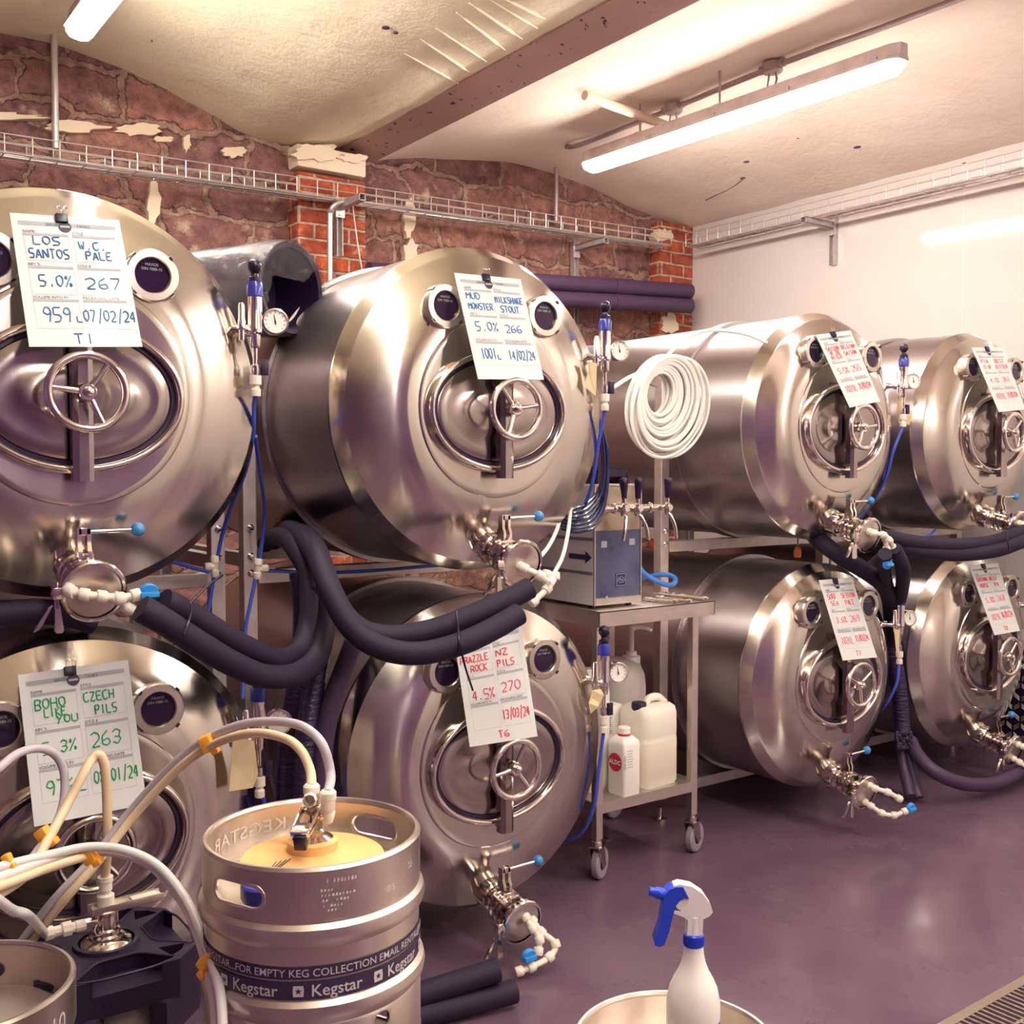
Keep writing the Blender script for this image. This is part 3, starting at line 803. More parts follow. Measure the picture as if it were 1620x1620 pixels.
def corners(px, yt, yb):
    return [at(*px[0], Y=yt), at(*px[1], Y=yt), at(*px[2], Y=yb), at(*px[3], Y=yb)]
# tops rest on the head, bottoms lean on the crossbar or the wheel
dl = (YL - .150, YL - .262); dr_ = (YR - .150, YR - .262)
sheet('white record sheet with blue writing LOS SANTOS W.C. PALE T1', corners([(15, 337), (188, 349), (225, 549), (46, 549)], *dl),
      [('LOS', .17, .170, .24, .062), ('SANTOS', .115, .265, .36, .070), ('W.C.', .575, .195, .25, .06), ('PALE', .625, .27, .24, .062), ('5.0%', .17, .465, .29, .085), ('267', .58, .475, .33, .085),
       ('959', .165, .71, .24, .105), ('L', .45, .775, .06, .04), ('07/02/24', .515, .725, .47, .085), ('T1', .40, .905, .18, .075)], M['penblue'], 3)
sheet('white record sheet with blue writing MUD MONSTER MILKSHAKE STOUT', corners([(718, 432), (823, 442), (860, 601), (756, 600)], *dl),
      [('MUD', .10, .18, .20, .06), ('MONSTER', .10, .28, .36, .06), ('MILKSHAKE', .52, .20, .42, .06), ('STOUT', .58, .29, .28, .06), ('5.0%', .14, .46, .33, .085), ('266', .58, .475, .25, .075),
       ('1001', .13, .71, .22, .10), ('L', .37, .77, .06, .04), ('14/02/24', .54, .725, .40, .085)], M['penblue'], 5)
sheet('white record sheet with red writing on tank beside the white tube coil', corners([(1290, 530), (1345, 523), (1392, 635), (1344, 645)], *dr_),
      [('SAISON', .09, .18, .36, .055), ('OF THE', .15, .24, .28, .055), ('WITCH', .13, .30, .30, .055), ('BELGIAN', .52, .18, .40, .06), ('SAISON', .54, .265, .36, .06), ('5.5%', .15, .48, .30, .075), ('255', .56, .47, .28, .08),
       ('1021L', .12, .72, .34, .09), ('21/02/24', .54, .715, .38, .08)], M['penred'], 7)
sheet('white record sheet with red writing on upper tank next to the white wall', corners([(1537, 550), (1585, 550), (1622, 648), (1580, 652)], *dr_),
      [('PIA', .10, .19, .24, .06), ('BEST', .56, .19, .30, .06), ('IT UP', .10, .28, .26, .06), ('BITTER', .52, .28, .40, .06), ('4.1%', .15, .48, .28, .075), ('261', .58, .47, .24, .08), ('1021L', .12, .72, .34, .09), ('21/02/24', .54, .715, .36, .08)], M['penred'], 9)
sheet('white record sheet with green writing BOHO LIKE YOU CZECH PILS', corners([(28, 1068), (202, 1044), (232, 1272), (54, 1308)], *dl),
      [('BOHO', .115, .185, .27, .07), ('LIKE', .19, .255, .19, .055), ('YOU', .29, .31, .19, .055), ('CZECH', .55, .185, .28, .062), ('PILS', .64, .28, .20, .062), ('5.3%', .14, .475, .30, .08), ('263', .57, .46, .28, .10), ('976L', .14, .73, .34, .095), ('08/01/24', .56, .72, .40, .085)], M['pengreen'], 11)
sheet('white record sheet with red writing FRAZZLE ROCK NZ PILS under the black hoses', corners([(718, 1010), (823, 985), (850, 1165), (743, 1182)], *dl),
      [('FRAZZLE', .04, .195, .40, .06), ('ROCK', .17, .285, .24, .06), ('NZ', .56, .19, .18, .06), ('PILS', .56, .285, .26, .06), ('4.5%', .14, .51, .32, .09), ('270', .57, .485, .29, .085), ('13/03/24', .53, .725, .40, .085), ('T6', .43, .90, .16, .06)], M['penred'], 13)
sheet('white record sheet with red writing on lower tank beyond the trolley', corners([(1295, 918), (1347, 914), (1387, 1040), (1333, 1045)], *dr_),
      [('SURF', .10, .18, .26, .065), ('SEA', .14, .27, .22, .06), ('SESSION', .52, .18, .40, .06), ('PALE', .57, .27, .26, .06), ('3.6%', .15, .47, .30, .075), ('269', .56, .46, .28, .085), ('1021L', .12, .72, .34, .09), ('11/03/24', .54, .71, .38, .08), ('T7', .43, .90, .14, .06)], M['penred'], 15)
sheet('white record sheet with red writing on lower tank by the treadplate panel', corners([(1532, 895), (1578, 891), (1613, 998), (1573, 1005)], *dr_),
      [('BROWN', .10, .18, .34, .06), ('HORSE', .12, .27, .30, .06), ('WEST', .52, .18, .26, .06), ('IPA', .60, .27, .18, .06), ('5.8%', .15, .47, .30, .08), ('268', .56, .46, .28, .085), ('1021L', .12, .71, .34, .09), ('06/03/24', .52, .70, .40, .085), ('T8', .43, .90, .14, .06)], M['penred'], 17)

# ---------------------------------------------------------------- racks carrying the tanks
def rack(label, X, Y0, R, zl, zu, w=.05):
    t = thing('tank_rack', label, 'rack', (X, Y0 + 1.0, 0), 'steel racks under the tanks')
    yb = .52 if R > .53 else .42
    xs = (X - R - .065, X + R + .055)
    ys = (Y0 + yb, Y0 + 1.48)
    top = 2.12 if R > .53 else 2.10
    for x in xs:
        for y in ys:
            g = G(); g.box((x, y, (top + .09) / 2 + .02), (w, .05, top - .07), None, .004)
            up = g.obj('upright', M['frame'], t, flat=True)
            g = G()
            g.lathe((x, y, 0), (0, 0, 1), [(0, 0), (.032, 0), (.032, .008), (.012, .014), (.012, .06), (0, .06)], 18); g.obj('levelling_foot', M['polish'], up)
            zt = zu - R
            for z in (zt + .14, zt + .04, zt - .02):
                g = G(); g.lathe((x, y - .026, z), (0, -1, 0), [(0, 0), (.013, 0), (.013, .004), (.008, .006), (.008, .012), (0, .013)], 10); g.obj('bolt', M['polish'], up)
    zt = zu - R - .035
    for y in ys:
        for z in (zt, zl - R - .03):
            g = G(); g.box((X, y + .0, z), (xs[1] - xs[0] - w, .045, .05), None, .003); g.obj('cross_rail', M['frame'], t, flat=True)
    for x in xs:
        g = G(); g.box((x, sum(ys) / 2, zt + .06), (.04, ys[1] - ys[0] - .05, .05), None, .003); g.obj('side_rail', M['frame'], t, flat=True)
    return t
rack('grey steel rack under the large tank reading LOS SANTOS', .686, YL, RL, ZLo, ZU)
rack('grey steel rack under the large tank reading MUD MONSTER', 2.022, YL, RL, ZLo, ZU)
rack('grey steel rack standing behind the trolley with the white tube coil hung on it', 4.002, YR, RR, ZLR, ZUR)
rack('grey steel rack under the tanks by the white wall', 5.228, YR, RR, ZLR, ZUR)

# ---------------------------------------------------------------- basket cable trays, strut brackets, lagged pipes
def wire_tray(label, p0, p1, side, n, wdt=.15, hgt=.095):
    d = (p1 - p0); Ln = d.length; d.normalize(); u = V(0, 0, 1)
    t = thing('cable_tray', label, 'cable tray', p0, 'wire basket cable trays')
    g = G()
    for a, b in ((0, hgt), (0, hgt * .5), (0, 0), (wdt * .33, 0), (wdt * .66, 0), (wdt, 0), (wdt, hgt * .5), (wdt, hgt)):
        q = side * a + u * b; g.tube([p0 + q, p1 + q], .0033, 6, 1)
    g.obj('long_wires', M['galv'], t)
    g = G()
    for i in range(n + 1):
        o = p0 + d * (Ln * i / n)
        g.tube([o + u * hgt, o, o + side * wdt, o + side * wdt + u * hgt], .0033, 6, 1)
    g.obj('cross_wires', M['galv'], t)
    g = G(); rnd = random.Random(n)
    for k in range(3):
        pts = [p0 + d * (Ln * i / 14) + side * (wdt * (.25 + .25 * k) + rnd.uniform(-.012, .012)) + u * .010 for i in range(15)]
        g.tube(pts, .006, 7, 3)
    g.obj('laid_cables', M['conduit'], t)
    return t
zt0, zt1 = at(0, 238, Y=6.06).z, at(1062, 385, Y=6.06).z
x0 = -.4
tl0, tl1 = at(0, 240, Y=5.95) + V(0, .15, 0), at(1062, 388, Y=5.95) + V(0, .15, 0)
sl = (tl1 - tl0) / (tl1.x - tl0.x)
wire_tray('wire basket cable tray running along the stone back wall', tl0 + sl * (x0 - tl0.x), tl1, V(0, -1, 0), 46)
tr0, tr1 = at(1085, 390, X=5.80) + V(.15, 0, 0), at(1618, 264, X=5.80) + V(.15, 0, 0)
sr = (tr1 - tr0) / (tr1.y - tr0.y)
wire_tray('wire basket cable tray running along the white wall', tr0, tr1 + sr * (-2.2), V(-1, 0, 0), 44)
def bracket(label, base, arm_dir, arm, zt, z0, z1):
    t = thing('strut_bracket', label, 'bracket', base, 'galvanised strut brackets under the cable trays')
    sd = V(-arm_dir.y, arm_dir.x, 0)
    g = G(); c = V(base.x, base.y, (z0 + z1) / 2)
    Rm = Matrix((sd, arm_dir, V(0, 0, 1))).transposed()
    g.box(c + arm_dir * .004, (.042, .008, z1 - z0), Rm)
    for k in (-1, 1): g.box(c + arm_dir * .022 + sd * (.0185 * k), (.004, .042, z1 - z0), Rm)
    g.obj('strut_channel', M['zinc'], t, flat=True)
    g = G(); b = V(base.x, base.y, zt - .025) + arm_dir * .045
    for k in (-1, 1): g.box(b + arm_dir * (arm / 2) + sd * (.019 * k), (.004, arm, .042), Rm)
    g.box(b + arm_dir * (arm / 2) + V(0, 0, -.019), (.042, arm, .004), Rm)
    g.box(b + arm_dir * (arm / 2) + V(0, 0, .019), (.042, arm, .004), Rm)
    g.obj('cantilever_arm', M['zinc'], t, flat=True)
    g = G(); g.box(b + V(0, 0, -.005), (.06, .008, .12), Rm); g.cyl(b + V(0, 0, .045), b + V(0, 0, .045) + arm_dir * .012, .009, 6); g.cyl(b + V(0, 0, -.05), b + V(0, 0, -.05) + arm_dir * .012, .009, 6)
    g.obj('back_plate', M['galv'], t, flat=True)
bx = at(533, 350, Y=YW - .14)
bracket('strut bracket under the cable tray on the red brick pier', V(bx.x, YW - .14, 3.2), V(0, -1, 0), .30, at(585, 318, Y=5.9).z, at(533, 406, Y=YW - .14).z, at(533, 322, Y=YW - .14).z)
bx = at(906, 400, Y=YW - .03)
bracket('long strut bracket on stone wall above the lagged pipes', V(bx.x, YW - .03, 3.0), V(0, -1, 0), .34, at(990, 385, Y=5.9).z, at(906, 520, Y=YW - .03).z, at(906, 383, Y=YW - .03).z)
bx = at(1322, 380, X=XW)
bracket('strut bracket fixed to the white wall under the cable tray', V(XW, bx.y, 3.2), V(-1, 0, 0), .30, at(1262, 347, X=5.8).z, at(1322, 420, X=XW).z, at(1322, 338, X=XW).z)
bracket('strut bracket on white wall nearest the camera', V(XW, 3.20, 3.2), V(-1, 0, 0), .30, at(1262, 347, X=5.8).z, 3.05, 3.40)
# lagged pipes running toward the corner
for k, (y0, y1, lb) in enumerate([((447), 461, 'upper black lagged pipe with open end near the brick corner'), ((473), 484, 'lower black lagged pipe with open end near the brick corner')]):
    a = at(800, y0 - 4, Y=5.95); b = at(1091, y1, Y=5.95)
    o = V(1, 0, 0)
    t = thing('lagged_pipe', lb, 'pipe', a, 'black lagged pipes on the back wall')
    g = G(); j = a.lerp(b, .55); j2 = a.lerp(b, .66)
    g.tube([a - (b - a) * .6, j, j2, b], .058, 20, 1)
    g.obj('foam_lagging', M['foam2'], t, 30)
    g = G(); g.tube([j, j.lerp(j2, .5), j2], .062, 20, 1); g.obj('foam_joint', M['foam2'], t)
    g = G(); g.lathe(b + (b - a).normalized() * .001, b - a, [(0, 0), (.03, 0), (.03, .002), (0, .002)], 20); g.obj('pipe_bore', M['gasket'], t)
# roll of black duct wrapped in cling film, lying across the two left tanks
rc = at(461, 456, Y=3.46); rax = V(-.40, .91, .02).normalized()
t = thing('duct_roll', 'black plastic duct roll wrapped in clear film between the two large upper tanks', 'roll', rc)
g = G(); g.lathe(rc, rax, [(.140, 0), (.155, -.004), (.160, .01), (.160, .50), (.135, .50), (.135, .02)], 48, close=True); g.obj('black_duct', M['black'], t, 40)
g = G()
for k in range(5):
    rr = random.Random(k)
    g.lathe(rc, rax, [(.158 + rr.uniform(0, .004), -.008 - .002 * k), (.162 + rr.uniform(0, .006), .03 + .01 * k), (.162 + rr.uniform(0, .006), .10 + .09 * k)], 60)
x, y, _ = g.basis(rax)
def duct(a, r, h=-.012): return rc + (x * math.cos(a) + y * math.sin(a)) * r + rax * h
g.obj('cling_film', M['wrapfilm'], t)
g = G(); n_ = 26                                # film drawn across the upper part of the open end
X_ = V(1, 0, 0) - rax * rax.x; X_.normalize(); Z_ = rax.cross(X_); Z_ = Z_ if Z_.z > 0 else -Z_
for j in range(9):
    for i in range(n_ + 1):
        a_ = math.radians(35 + 175 * i / n_); e = X_ * math.cos(a_) + Z_ * math.sin(a_); c_ = -X_ * .02 + Z_ * .028
        p_ = (e * .155).lerp(c_ + X_ * (.09 * math.cos(a_)), j / 8)
        g.v.append(rc + p_ - rax * (.012 + .012 * noise.noise(p_ * 40)))
for j in range(8):
    for i in range(n_): q = j * (n_ + 1) + i; g.f.append((q, q + 1, q + n_ + 2, q + n_ + 1))
g.obj('film_flap', M['wrapfilm'], t)
g = G(); g.lathe(rc, rax, [(0, .20), (.139, .20), (.139, .21), (0, .21)], 40); g.obj('inner_core', M['gasket'], t)

# conduits on the wall and vault
def conduit(label, pts, r=.0125, nm='conduit', m=None, sm=5):
    g = G(); g.tube(pts, r, 12, sm); return tag(center(g.obj(nm, m or M['conduit'])), label, 'conduit')
ytop = YW - .05
p = at(88, 235, Y=6.10)
xz = at(86, 62, Y=6.10)
q0 = at(86, 30, Y=6.02)
conduit('vertical steel conduit from the cable tray up to the light on cream vault', [p, p.lerp(xz, .5), xz, xz + V(.01, -.02, .06), xz + V(.05, -.12, .13), xz + V(.09, -.5, .19), xz + V(.10, -1.2, .20), xz + V(.10, -2.4, .20)], .018, m=M['galv'], sm=4)
p = at(880, 352, Y=6.12); qz = at(880, 246, Y=6.12)
def vp(px, py, dz=.035): return on_prof(right_prof, px, py) - V(0, 0, dz)
vpts = [p, p.lerp(qz, .6), qz, at(882, 238, Y=6.10), at(888, 231, Y=6.04)] + [vp(*q) for q in [(905, 224), (940, 212), (1000, 188), (1065, 162), (1140, 130), (1222, 96), (1300, 66), (1390, 34), (1480, 0), (1560, -30)]]
conduit('steel conduit up the stone wall and along the pink vault', vpts, .016, sm=5)
p = at(522, 455, Y=6.02)
conduit('short bright conduit bent beside strut bracket on brick pier', [p, at(522, 345, Y=6.02), at(524, 333, Y=6.0), at(531, 324, Y=5.98), at(545, 318, Y=5.96)], .017, m=M['galv'])
conduit('thin white cable hanging down the red brick pier', [at(557, 318, Y=5.92), at(561, 350, Y=6.0), at(568, 400, Y=6.02), at(574, 432, Y=6.03)], .004, nm='hanging_cable', m=M['coil'])

# ---------------------------------------------------------------- lamps
def lamp(label, c0, c1, w=.125, drop=None, glow=True):
    """batten light between two ends; c at diffuser level"""
    t = thing('batten_light', label, 'ceiling light', (c0 + c1) / 2, 'fluorescent batten lights')
    d = (c1 - c0).normalized(); s = V(d.y, -d.x, 0); u = s.cross(d); u = u if u.z > 0 else -u
    Ln = (c1 - c0).length
    def loft(prof, ends):
        g = G(); k = len(prof); 
        for e, sc in ends:
            for a, b in prof: g.v.append(c0 + d * e + s * (a * sc) + u * (b * (sc if b < 0 else 1)))
        for i in range(len(ends) - 1):
            for j in range(k):
                g.f.append((i * k + j, i * k + (j + 1) % k, (i + 1) * k + (j + 1) % k, (i + 1) * k + j))
        g.f.append(tuple(range(k))); g.f.append(tuple((len(ends) - 1) * k + j for j in range(k)))
        return g
    h = w / 2
    body = [(-h, 0), (-h, .012), (-h * .78, .02), (-h * .66, .075), (h * .66, .075), (h * .78, .02), (h, .012), (h, 0)]
    loft(body, [(0, .55), (.05, 1), (Ln - .05, 1), (Ln, .55)]).obj('housing', M['lampbody'], t, flat=True)
    dif = [(-h * .93, -.001), (-h * .86, -.030), (-h * .6, -.050), (0, -.058), (h * .6, -.050), (h * .86, -.030), (h * .93, -.001)]
    loft(dif, [(.01, .55), (.06, 1), (Ln - .06, 1), (Ln - .01, .55)]).obj('diffuser', M['lampglow'], t, 40)
    for k in range(5):
        e = .12 + (Ln - .24) * k / 4
        for sg in (-1, 1): G().box(c0 + d * e + s * (sg * h * .82) + u * .012, (.012, .03, .045), Matrix((s, d, u)).transposed(), .002).obj('clip', M['lampbody'], t, flat=True)
    if drop:
        for e in (.22, .5):
            g = G()
            q = c0 + d * (Ln * e) + u * .075
            g.cyl(q, V(q.x, q.y, drop), .006, 8); g.box(q + u * .006, (.05, .06, .012), Matrix((s, d, u)).transposed())
            g.obj('hanger', M['conduit'], t, flat=True)
    return t
la, lb_ = at(927, 262, X=4.3), at(1430, 94, X=4.3)
lamp('long glowing batten light hanging from the pink vault', la, lb_, .135, 3.80)
l1 = V(1.27, 5.34, 3.70)
lamp('glowing batten light by the tall conduit on the stone wall', l1, l1 + V(0, -2.3, -.02), .135, 3.95)
# unseen lights added to the rows to brighten foreground and tank reflections
lamp('added unseen batten light of the right row, nearest the camera', V(4.3, 2.0, 3.50), V(4.3, -.3, 3.48), .135, 3.80)
lamp('added unseen batten light of the right row, behind the camera', V(4.3, -1.0, 3.50), V(4.3, -3.1, 3.48), .135, 3.80)
lamp('added unseen batten light of the left row, behind the camera', V(1.25, -.8, 3.68), V(1.25, -3.1, 3.68), .135, 3.95)
lamp('added unseen batten light of the left row, nearest the camera', V(1.25, 2.3, 3.68), V(1.25, 0, 3.68), .135, 3.95)
t = thing('junction_box', 'round conduit junction box above the long batten light', 'junction box', (4.72, 4.0, 3.84))
jb = vp(1222, 96, .03)
t.location = jb
def jbox(t, jb):
    g = G(); g.lathe(jb - V(0, 0, .035), (0, 0, 1), [(0, 0), (.045, 0), (.055, .008), (.055, .05), (0, .055)], 24)
    for k in (-1, 1): g.lathe(jb + V(0, .05 * k, 0), (0, k, 0), [(.024, 0), (.024, .03), (0, .03)], 14)
    g.obj('box', M['conduit'], t)
    q = jb + V(0, 0, -.03)
    g = G(); g.tube([q + V(0, -.02, 0), q + V(0, -.03, -.05), q + V(-.03, -.03, -.10), q + V(-.06, -.02, -.15)], .006, 8, 4)
    g.cyl(q + V(0, .02, 0), q + V(-.03, .02, -.15), .005, 8); g.obj('feed_cable', M['conduit'], t)
jbox(t, jb)
jb = vp(1065, 162, .03)
t = thing('junction_box', 'round conduit junction box where a short pipe meets the vault conduit', 'junction box', jb)
jbox(t, jb)
a, b = vp(925, 142, .03), vp(1075, 180, .10)
conduit('short pale painted pipe stub crossing the pink vault', [a, a.lerp(b, .5), b], .026, nm='pipe_stub', m=M['flake'], sm=1)
# ---------------------------------------------------------------- coil of white tube hung on the rack post
cx = at(1048, 655, Y=3.46)
t = thing('tube_coil', 'coil of white plastic tube hung on rack post above the cooler', 'tube coil', cx)
g = G(); rnd = random.Random(5)
cc = at(1016, 624, Y=3.34)
pts = []
N_ = 44; n_ = 24
for k in range(N_ * n_ + 1):
    ang = 2 * PI * k / n_ + 1.2; lay = k / n_
    q = abs(((lay * 5 / N_ + 1) % 2) - 1)
    r = .082 + .112 * q + .004 * math.sin(lay * 2.3)
    ox, oz = (r - .082) * .42, -(r - .082) * .36
    x = r * .93 * math.cos(ang) + r * .22 * math.sin(ang); z = r * 1.04 * math.sin(ang) - r * .06 * math.cos(ang)
    pts.append(cc + V(ox + x, -.035 - .090 * lay / N_, oz + z))
g.tube(pts, .0068, 7, 2)
for k, (r, ox, oz) in enumerate([(.205, .060, -.040), (.212, .080, -.045), (.200, .105, -.040), (.215, .090, -.055), (.210, .050, -.06)]):
    loop = [cc + V(ox + r * .95 * math.cos(2 * PI * i / 24) + r * .2 * math.sin(2 * PI * i / 24), -.06 - .012 * k, oz + r * .98 * math.sin(2 * PI * i / 24)) for i in range(25)]
    g.tube(loop, .0068, 7, 2)
g.obj('coiled_tube', M['coil'], t)
g = G()
g.tube([at(1006, 592, Y=3.36), at(990, 600, Y=3.3), at(966, 616, Y=3.25)], .0085, 8, 4)
g.tube([at(1043, 575, Y=3.36), at(1060, 558, Y=3.33), at(1085, 535, Y=3.31), at(1120, 523, Y=3.29), at(1160, 525, Y=3.27), at(1190, 532, Y=3.24), at(1214, 543, Y=3.19)], .0085, 8, 5)
g.obj('loose_ends', M['coil'], t)
g = G(); g.tube([at(1006, 584, Y=3.33), at(1012, 590, Y=3.32), at(1020, 602, Y=3.31), at(1030, 609, Y=3.32), at(1040, 612, Y=3.36)], .003, 6, 4); g.obj('cable_tie', M['black'], t)

# ---------------------------------------------------------------- steel trolley
TZ = 1.086; SZ = .318
tx0, tx1, ty0, ty1 = 2.68, 3.325, 3.19, 3.80
t = thing('trolley', 'stainless steel trolley on castors between the tank stacks', 'trolley', ((tx0 + tx1) / 2, (ty0 + ty1) / 2, 0))
g = G(); g.box(((tx0 + tx1) / 2, (ty0 + ty1) / 2, TZ - .004), (tx1 - tx0, ty1 - ty0, .008), None, .002)
for y in (ty0 + .002, ty1 - .002): g.box(((tx0 + tx1) / 2, y, TZ - .032), (tx1 - tx0, .004, .062))
for x in (tx0 + .002, tx1 - .002): g.box((x, (ty0 + ty1) / 2, TZ - .032), (.004, ty1 - ty0, .062))
g.obj('tabletop', M['steel'], t, flat=True)
lx0, lx1, ly0, ly1 = tx0 + .018, tx1 - .10, ty0 + .03, ty1 - .04
g = G(); g.box(((lx0 + lx1) / 2, (ly0 + ly1) / 2, SZ - .003), (lx1 - lx0 + .03, ly1 - ly0 + .03, .006))
for y in (ly0 - .016, ly1 + .016): g.box(((lx0 + lx1) / 2, y, SZ - .022), (lx1 - lx0 + .03, .004, .044))
for x in (lx0 - .016, lx1 + .016): g.box((x, (ly0 + ly1) / 2, SZ - .022), (.004, ly1 - ly0 + .03, .044))
g.obj('shelf', M['steel'], t, flat=True)
for i, (x, y) in enumerate([(lx0, ly0), (lx1, ly0), (lx0, ly1), (lx1, ly1)]):
    g = G(); g.box((x, y, (TZ - .01 + .17) / 2), (.034, .034, TZ - .01 - .17), None, .004); g.obj('leg', M['steel'], t, flat=True)
    g = G(); g.lathe((x, y, .14), (0, 0, 1), [(0, 0), (.022, 0), (.022, .02), (.017, .024), (.017, .04), (0, .04)], 18)
    ang = [.5, .35, -.4, .2][i]; dd = V(math.cos(ang), math.sin(ang), 0); sd = V(-dd.y, dd.x, 0); wc = V(x, y, 0) + dd * .03 + V(0, 0, .065)
    g.box((x + dd.x * .01, y + dd.y * .01, .138), (.06, .05, .006), Matrix((dd, sd, V(0, 0, 1))).transposed())
    for k in (-1, 1): g.prism([(-.03, .075), (.03, .075), (.048, -.012), (.014, -.012)], V(x, y, .065) + sd * (.022 * k), dd, (0, 0, 1), sd, .003)
    cs = g.obj('castor_fork', M['polish'], t, flat=True)
    g = G(); g.lathe(wc - sd * .016, sd, [(.030, 0), (.058, 0), (.064, .006), (.064, .026), (.058, .032), (.030, .032)], 32, close=True); g.obj('castor_tyre', M['rubber'], cs)
    g = G(); g.lathe(wc - sd * .019, sd, [(0, 0), (.010, 0), (.012, .004), (.031, .006), (.031, .032), (.012, .034), (.010, .038), (0, .038)], 24); g.obj('castor_hub', M['black'], cs)
    if i in (0, 2):
        g = G(); g.box(V(x, y, .128) + dd * .07, (.10, .022, .006), Matrix((dd, sd, V(0, 0, 1))).transposed(), .002); g.box(V(x, y, .134) + dd * .115, (.03, .04, .005), Matrix((dd, sd, V(0, 0, 1))).transposed()); g.obj('brake_pedal', M['polish'], cs, flat=True)
# beer chiller with taps
cx0, cx1, cy0, cy1, cz0, cz1 = 2.705, 2.955, 3.255, 3.76, TZ, 1.585
t = thing('beer_chiller', 'pale boxed beer chiller with worn blue front on the trolley', 'chiller', ((cx0 + cx1) / 2, (cy0 + cy1) / 2, TZ))
cz0 += .014
g = G(); g.box(((cx0 + cx1) / 2, (cy0 + cy1) / 2, (cz0 + cz1) / 2), (cx1 - cx0, cy1 - cy0, cz1 - cz0), None, .004); g.obj('cabinet', M['coolerside'], t, flat=True)
g = G()
for x in (cx0 + .03, cx1 - .03):
    for y in (cy0 + .04, cy1 - .04): g.cyl((x, y, TZ), (x, y, cz0 + .002), .014, 12)
g.obj('feet', M['black'], t)
zf = cz0 + .30
g = G(); g.box(((cx0 + cx1) / 2, cy0 - .002, (zf + cz0 + .03) / 2), (cx1 - cx0 - .012, .004, zf - cz0 - .03)); fp = lab(g.obj('front_film', M['film'], t, flat=True), 'worn blue grey front film')
g = G(); g.box(((cx0 + cx1) / 2, cy0 - .002, (zf + cz1 - .01) / 2), (cx1 - cx0 - .012, .004, cz1 - zf - .01)); lab(g.obj('front_plate', M['mirrorp'], t, flat=True), 'worn bright upper front plate')
g = G()
for x in (cx0 + .002, cx1 - .002): g.box((x, cy0 - .003, (cz0 + cz1) / 2), (.005, .008, cz1 - cz0))
g.box(((cx0 + cx1) / 2, cy0 - .003, cz1 - .003), (cx1 - cx0, .008, .006)); g.box(((cx0 + cx1) / 2, cy0 - .004, cz0 + .014), (cx1 - cx0 - .01, .009, .026))
g.obj('front_trim', M['steel'], t, flat=True)
g = G(); g.box(((cx0 + cx1) / 2 + .015, cy0 - .005, cz0 + .098), (.056, .003, .056), None, .001); bg = g.obj('square_badge', M['navy'], t, flat=True)
g = G(); bc = V((cx0 + cx1) / 2 + .015, cy0 - .0068, cz0 + .098)
for z in (-.024, .024): g.box(bc + V(0, 0, z), (.050, .001, .002))
for x in (-.024, .024): g.box(bc + V(x, 0, 0), (.002, .001, .050))
g.torus(bc, (0, 1, 0), .018, .0014, 28, 6, 1, .62); g.tube([bc + V(-.011, 0, -.003), bc + V(-.004, 0, .005), bc + V(.002, 0, -.004), bc + V(.010, 0, .004)], .0016, 5, 4)
g.obj('badge_mark', M['lightgray'], bg)
g = G()
for x, z in ((-.075, .245), (.075, .25), (-.06, .03)): g.box(((cx0 + cx1) / 2 + x, cy0 - .0046, cz0 + z), (.03, .002, .026) if z > .1 else (.012, .002, .012))
g.obj('sticker_remains', M['lightgray'], t, flat=True)
g = G(); xs_ = cx0 - .0015                                          # left side: lines and an arrow
for z in (1.225, 1.232, 1.362, 1.369): g.box((xs_, (cy0 + cy1) / 2, z), (.002, cy1 - cy0 - .01, .0028))
g.obj('panel_stripe', M['navy'], t, flat=True)
g = G(); az = 1.292
g.add([(xs_ - .001, cy0 + a, az + b) for a, b in ((.155, .010), (.155, -.010), (.05, -.010), (.05, -.026), (.008, 0), (.05, .026), (.05, .010))], [tuple(range(7))])
g.obj('printed_arrow', M['navy'], t, flat=True)
g = G()
for k in range(3): g.box(((cx0 + cx1) / 2 + .03, cy0 + .07 + .05 * k, cz1 + .045 - .004 * k), (.16, .012, .03 + .02 * k))
for x in (-.05, .11): g.box(((cx0 + cx1) / 2 + x, cy0 + .12, cz1 + .02), (.01, .12, .045))
g.obj('top_dark_box', M['black'], t, flat=True)  # invented slatted shape for an unclear dark box, read as regulators
# tap bar on a bracket in front
t = thing('tap_font', 'chrome beer tap bar with black handles on front of the chiller', 'beer taps', ((cx0 + cx1) / 2, 3.2, 1.50))
bz = 1.49; by = 3.195
g = G(); g.tube([(2.70, by, bz), (3.05, by, bz)], .014, 14, 1)
for x in (2.70, 2.76, 2.82, 2.88, 2.95, 3.05): g.lathe((x - .008, by, bz), (1, 0, 0), [(0, 0), (.019, 0), (.021, .004), (.021, .012), (.019, .016), (0, .016)], 18)
g.cyl((2.72, by, bz), (2.72, cy0, bz), .014); g.cyl((2.90, by, bz), (2.90, cy0, bz), .014)
g.obj('tap_bar', M['chrome'], t)
for k, (x, yo, lean) in enumerate([(2.795, -.02, -.35), (2.845, -.045, .35), (3.02, -.03, .25)]):
    g = G(); b = V(x, by + yo, bz)
    g.cyl((x, by, bz), b + V(0, -.02, 0), .012, 14)
    g.lathe(b + V(0, 0, -.03), (0, 0, 1), [(0, 0), (.012, 0), (.015, .01), (.015, .045), (.009, .052), (.009, .07), (0, .07)], 18)
    g.tube([b + V(0, -.005, -.02), b + V(.02 * lean, -.02, -.04), b + V(.06 * lean, -.03, -.08), b + V(.09 * lean, -.03, -.125)], .0075, 10, 4)
    tp = g.obj('beer_tap', M['chrome'], t)
    g = G(); g.lathe(b + V(0, 0, .038), (.0, .05 if k == 0 else -.05, 1), [(.008, 0), (.011, .004), (.012, .02), (.017, .06), (.018, .075), (.013, .083), (0, .086)], 18); g.obj('tap_handle', M['black'], tp)
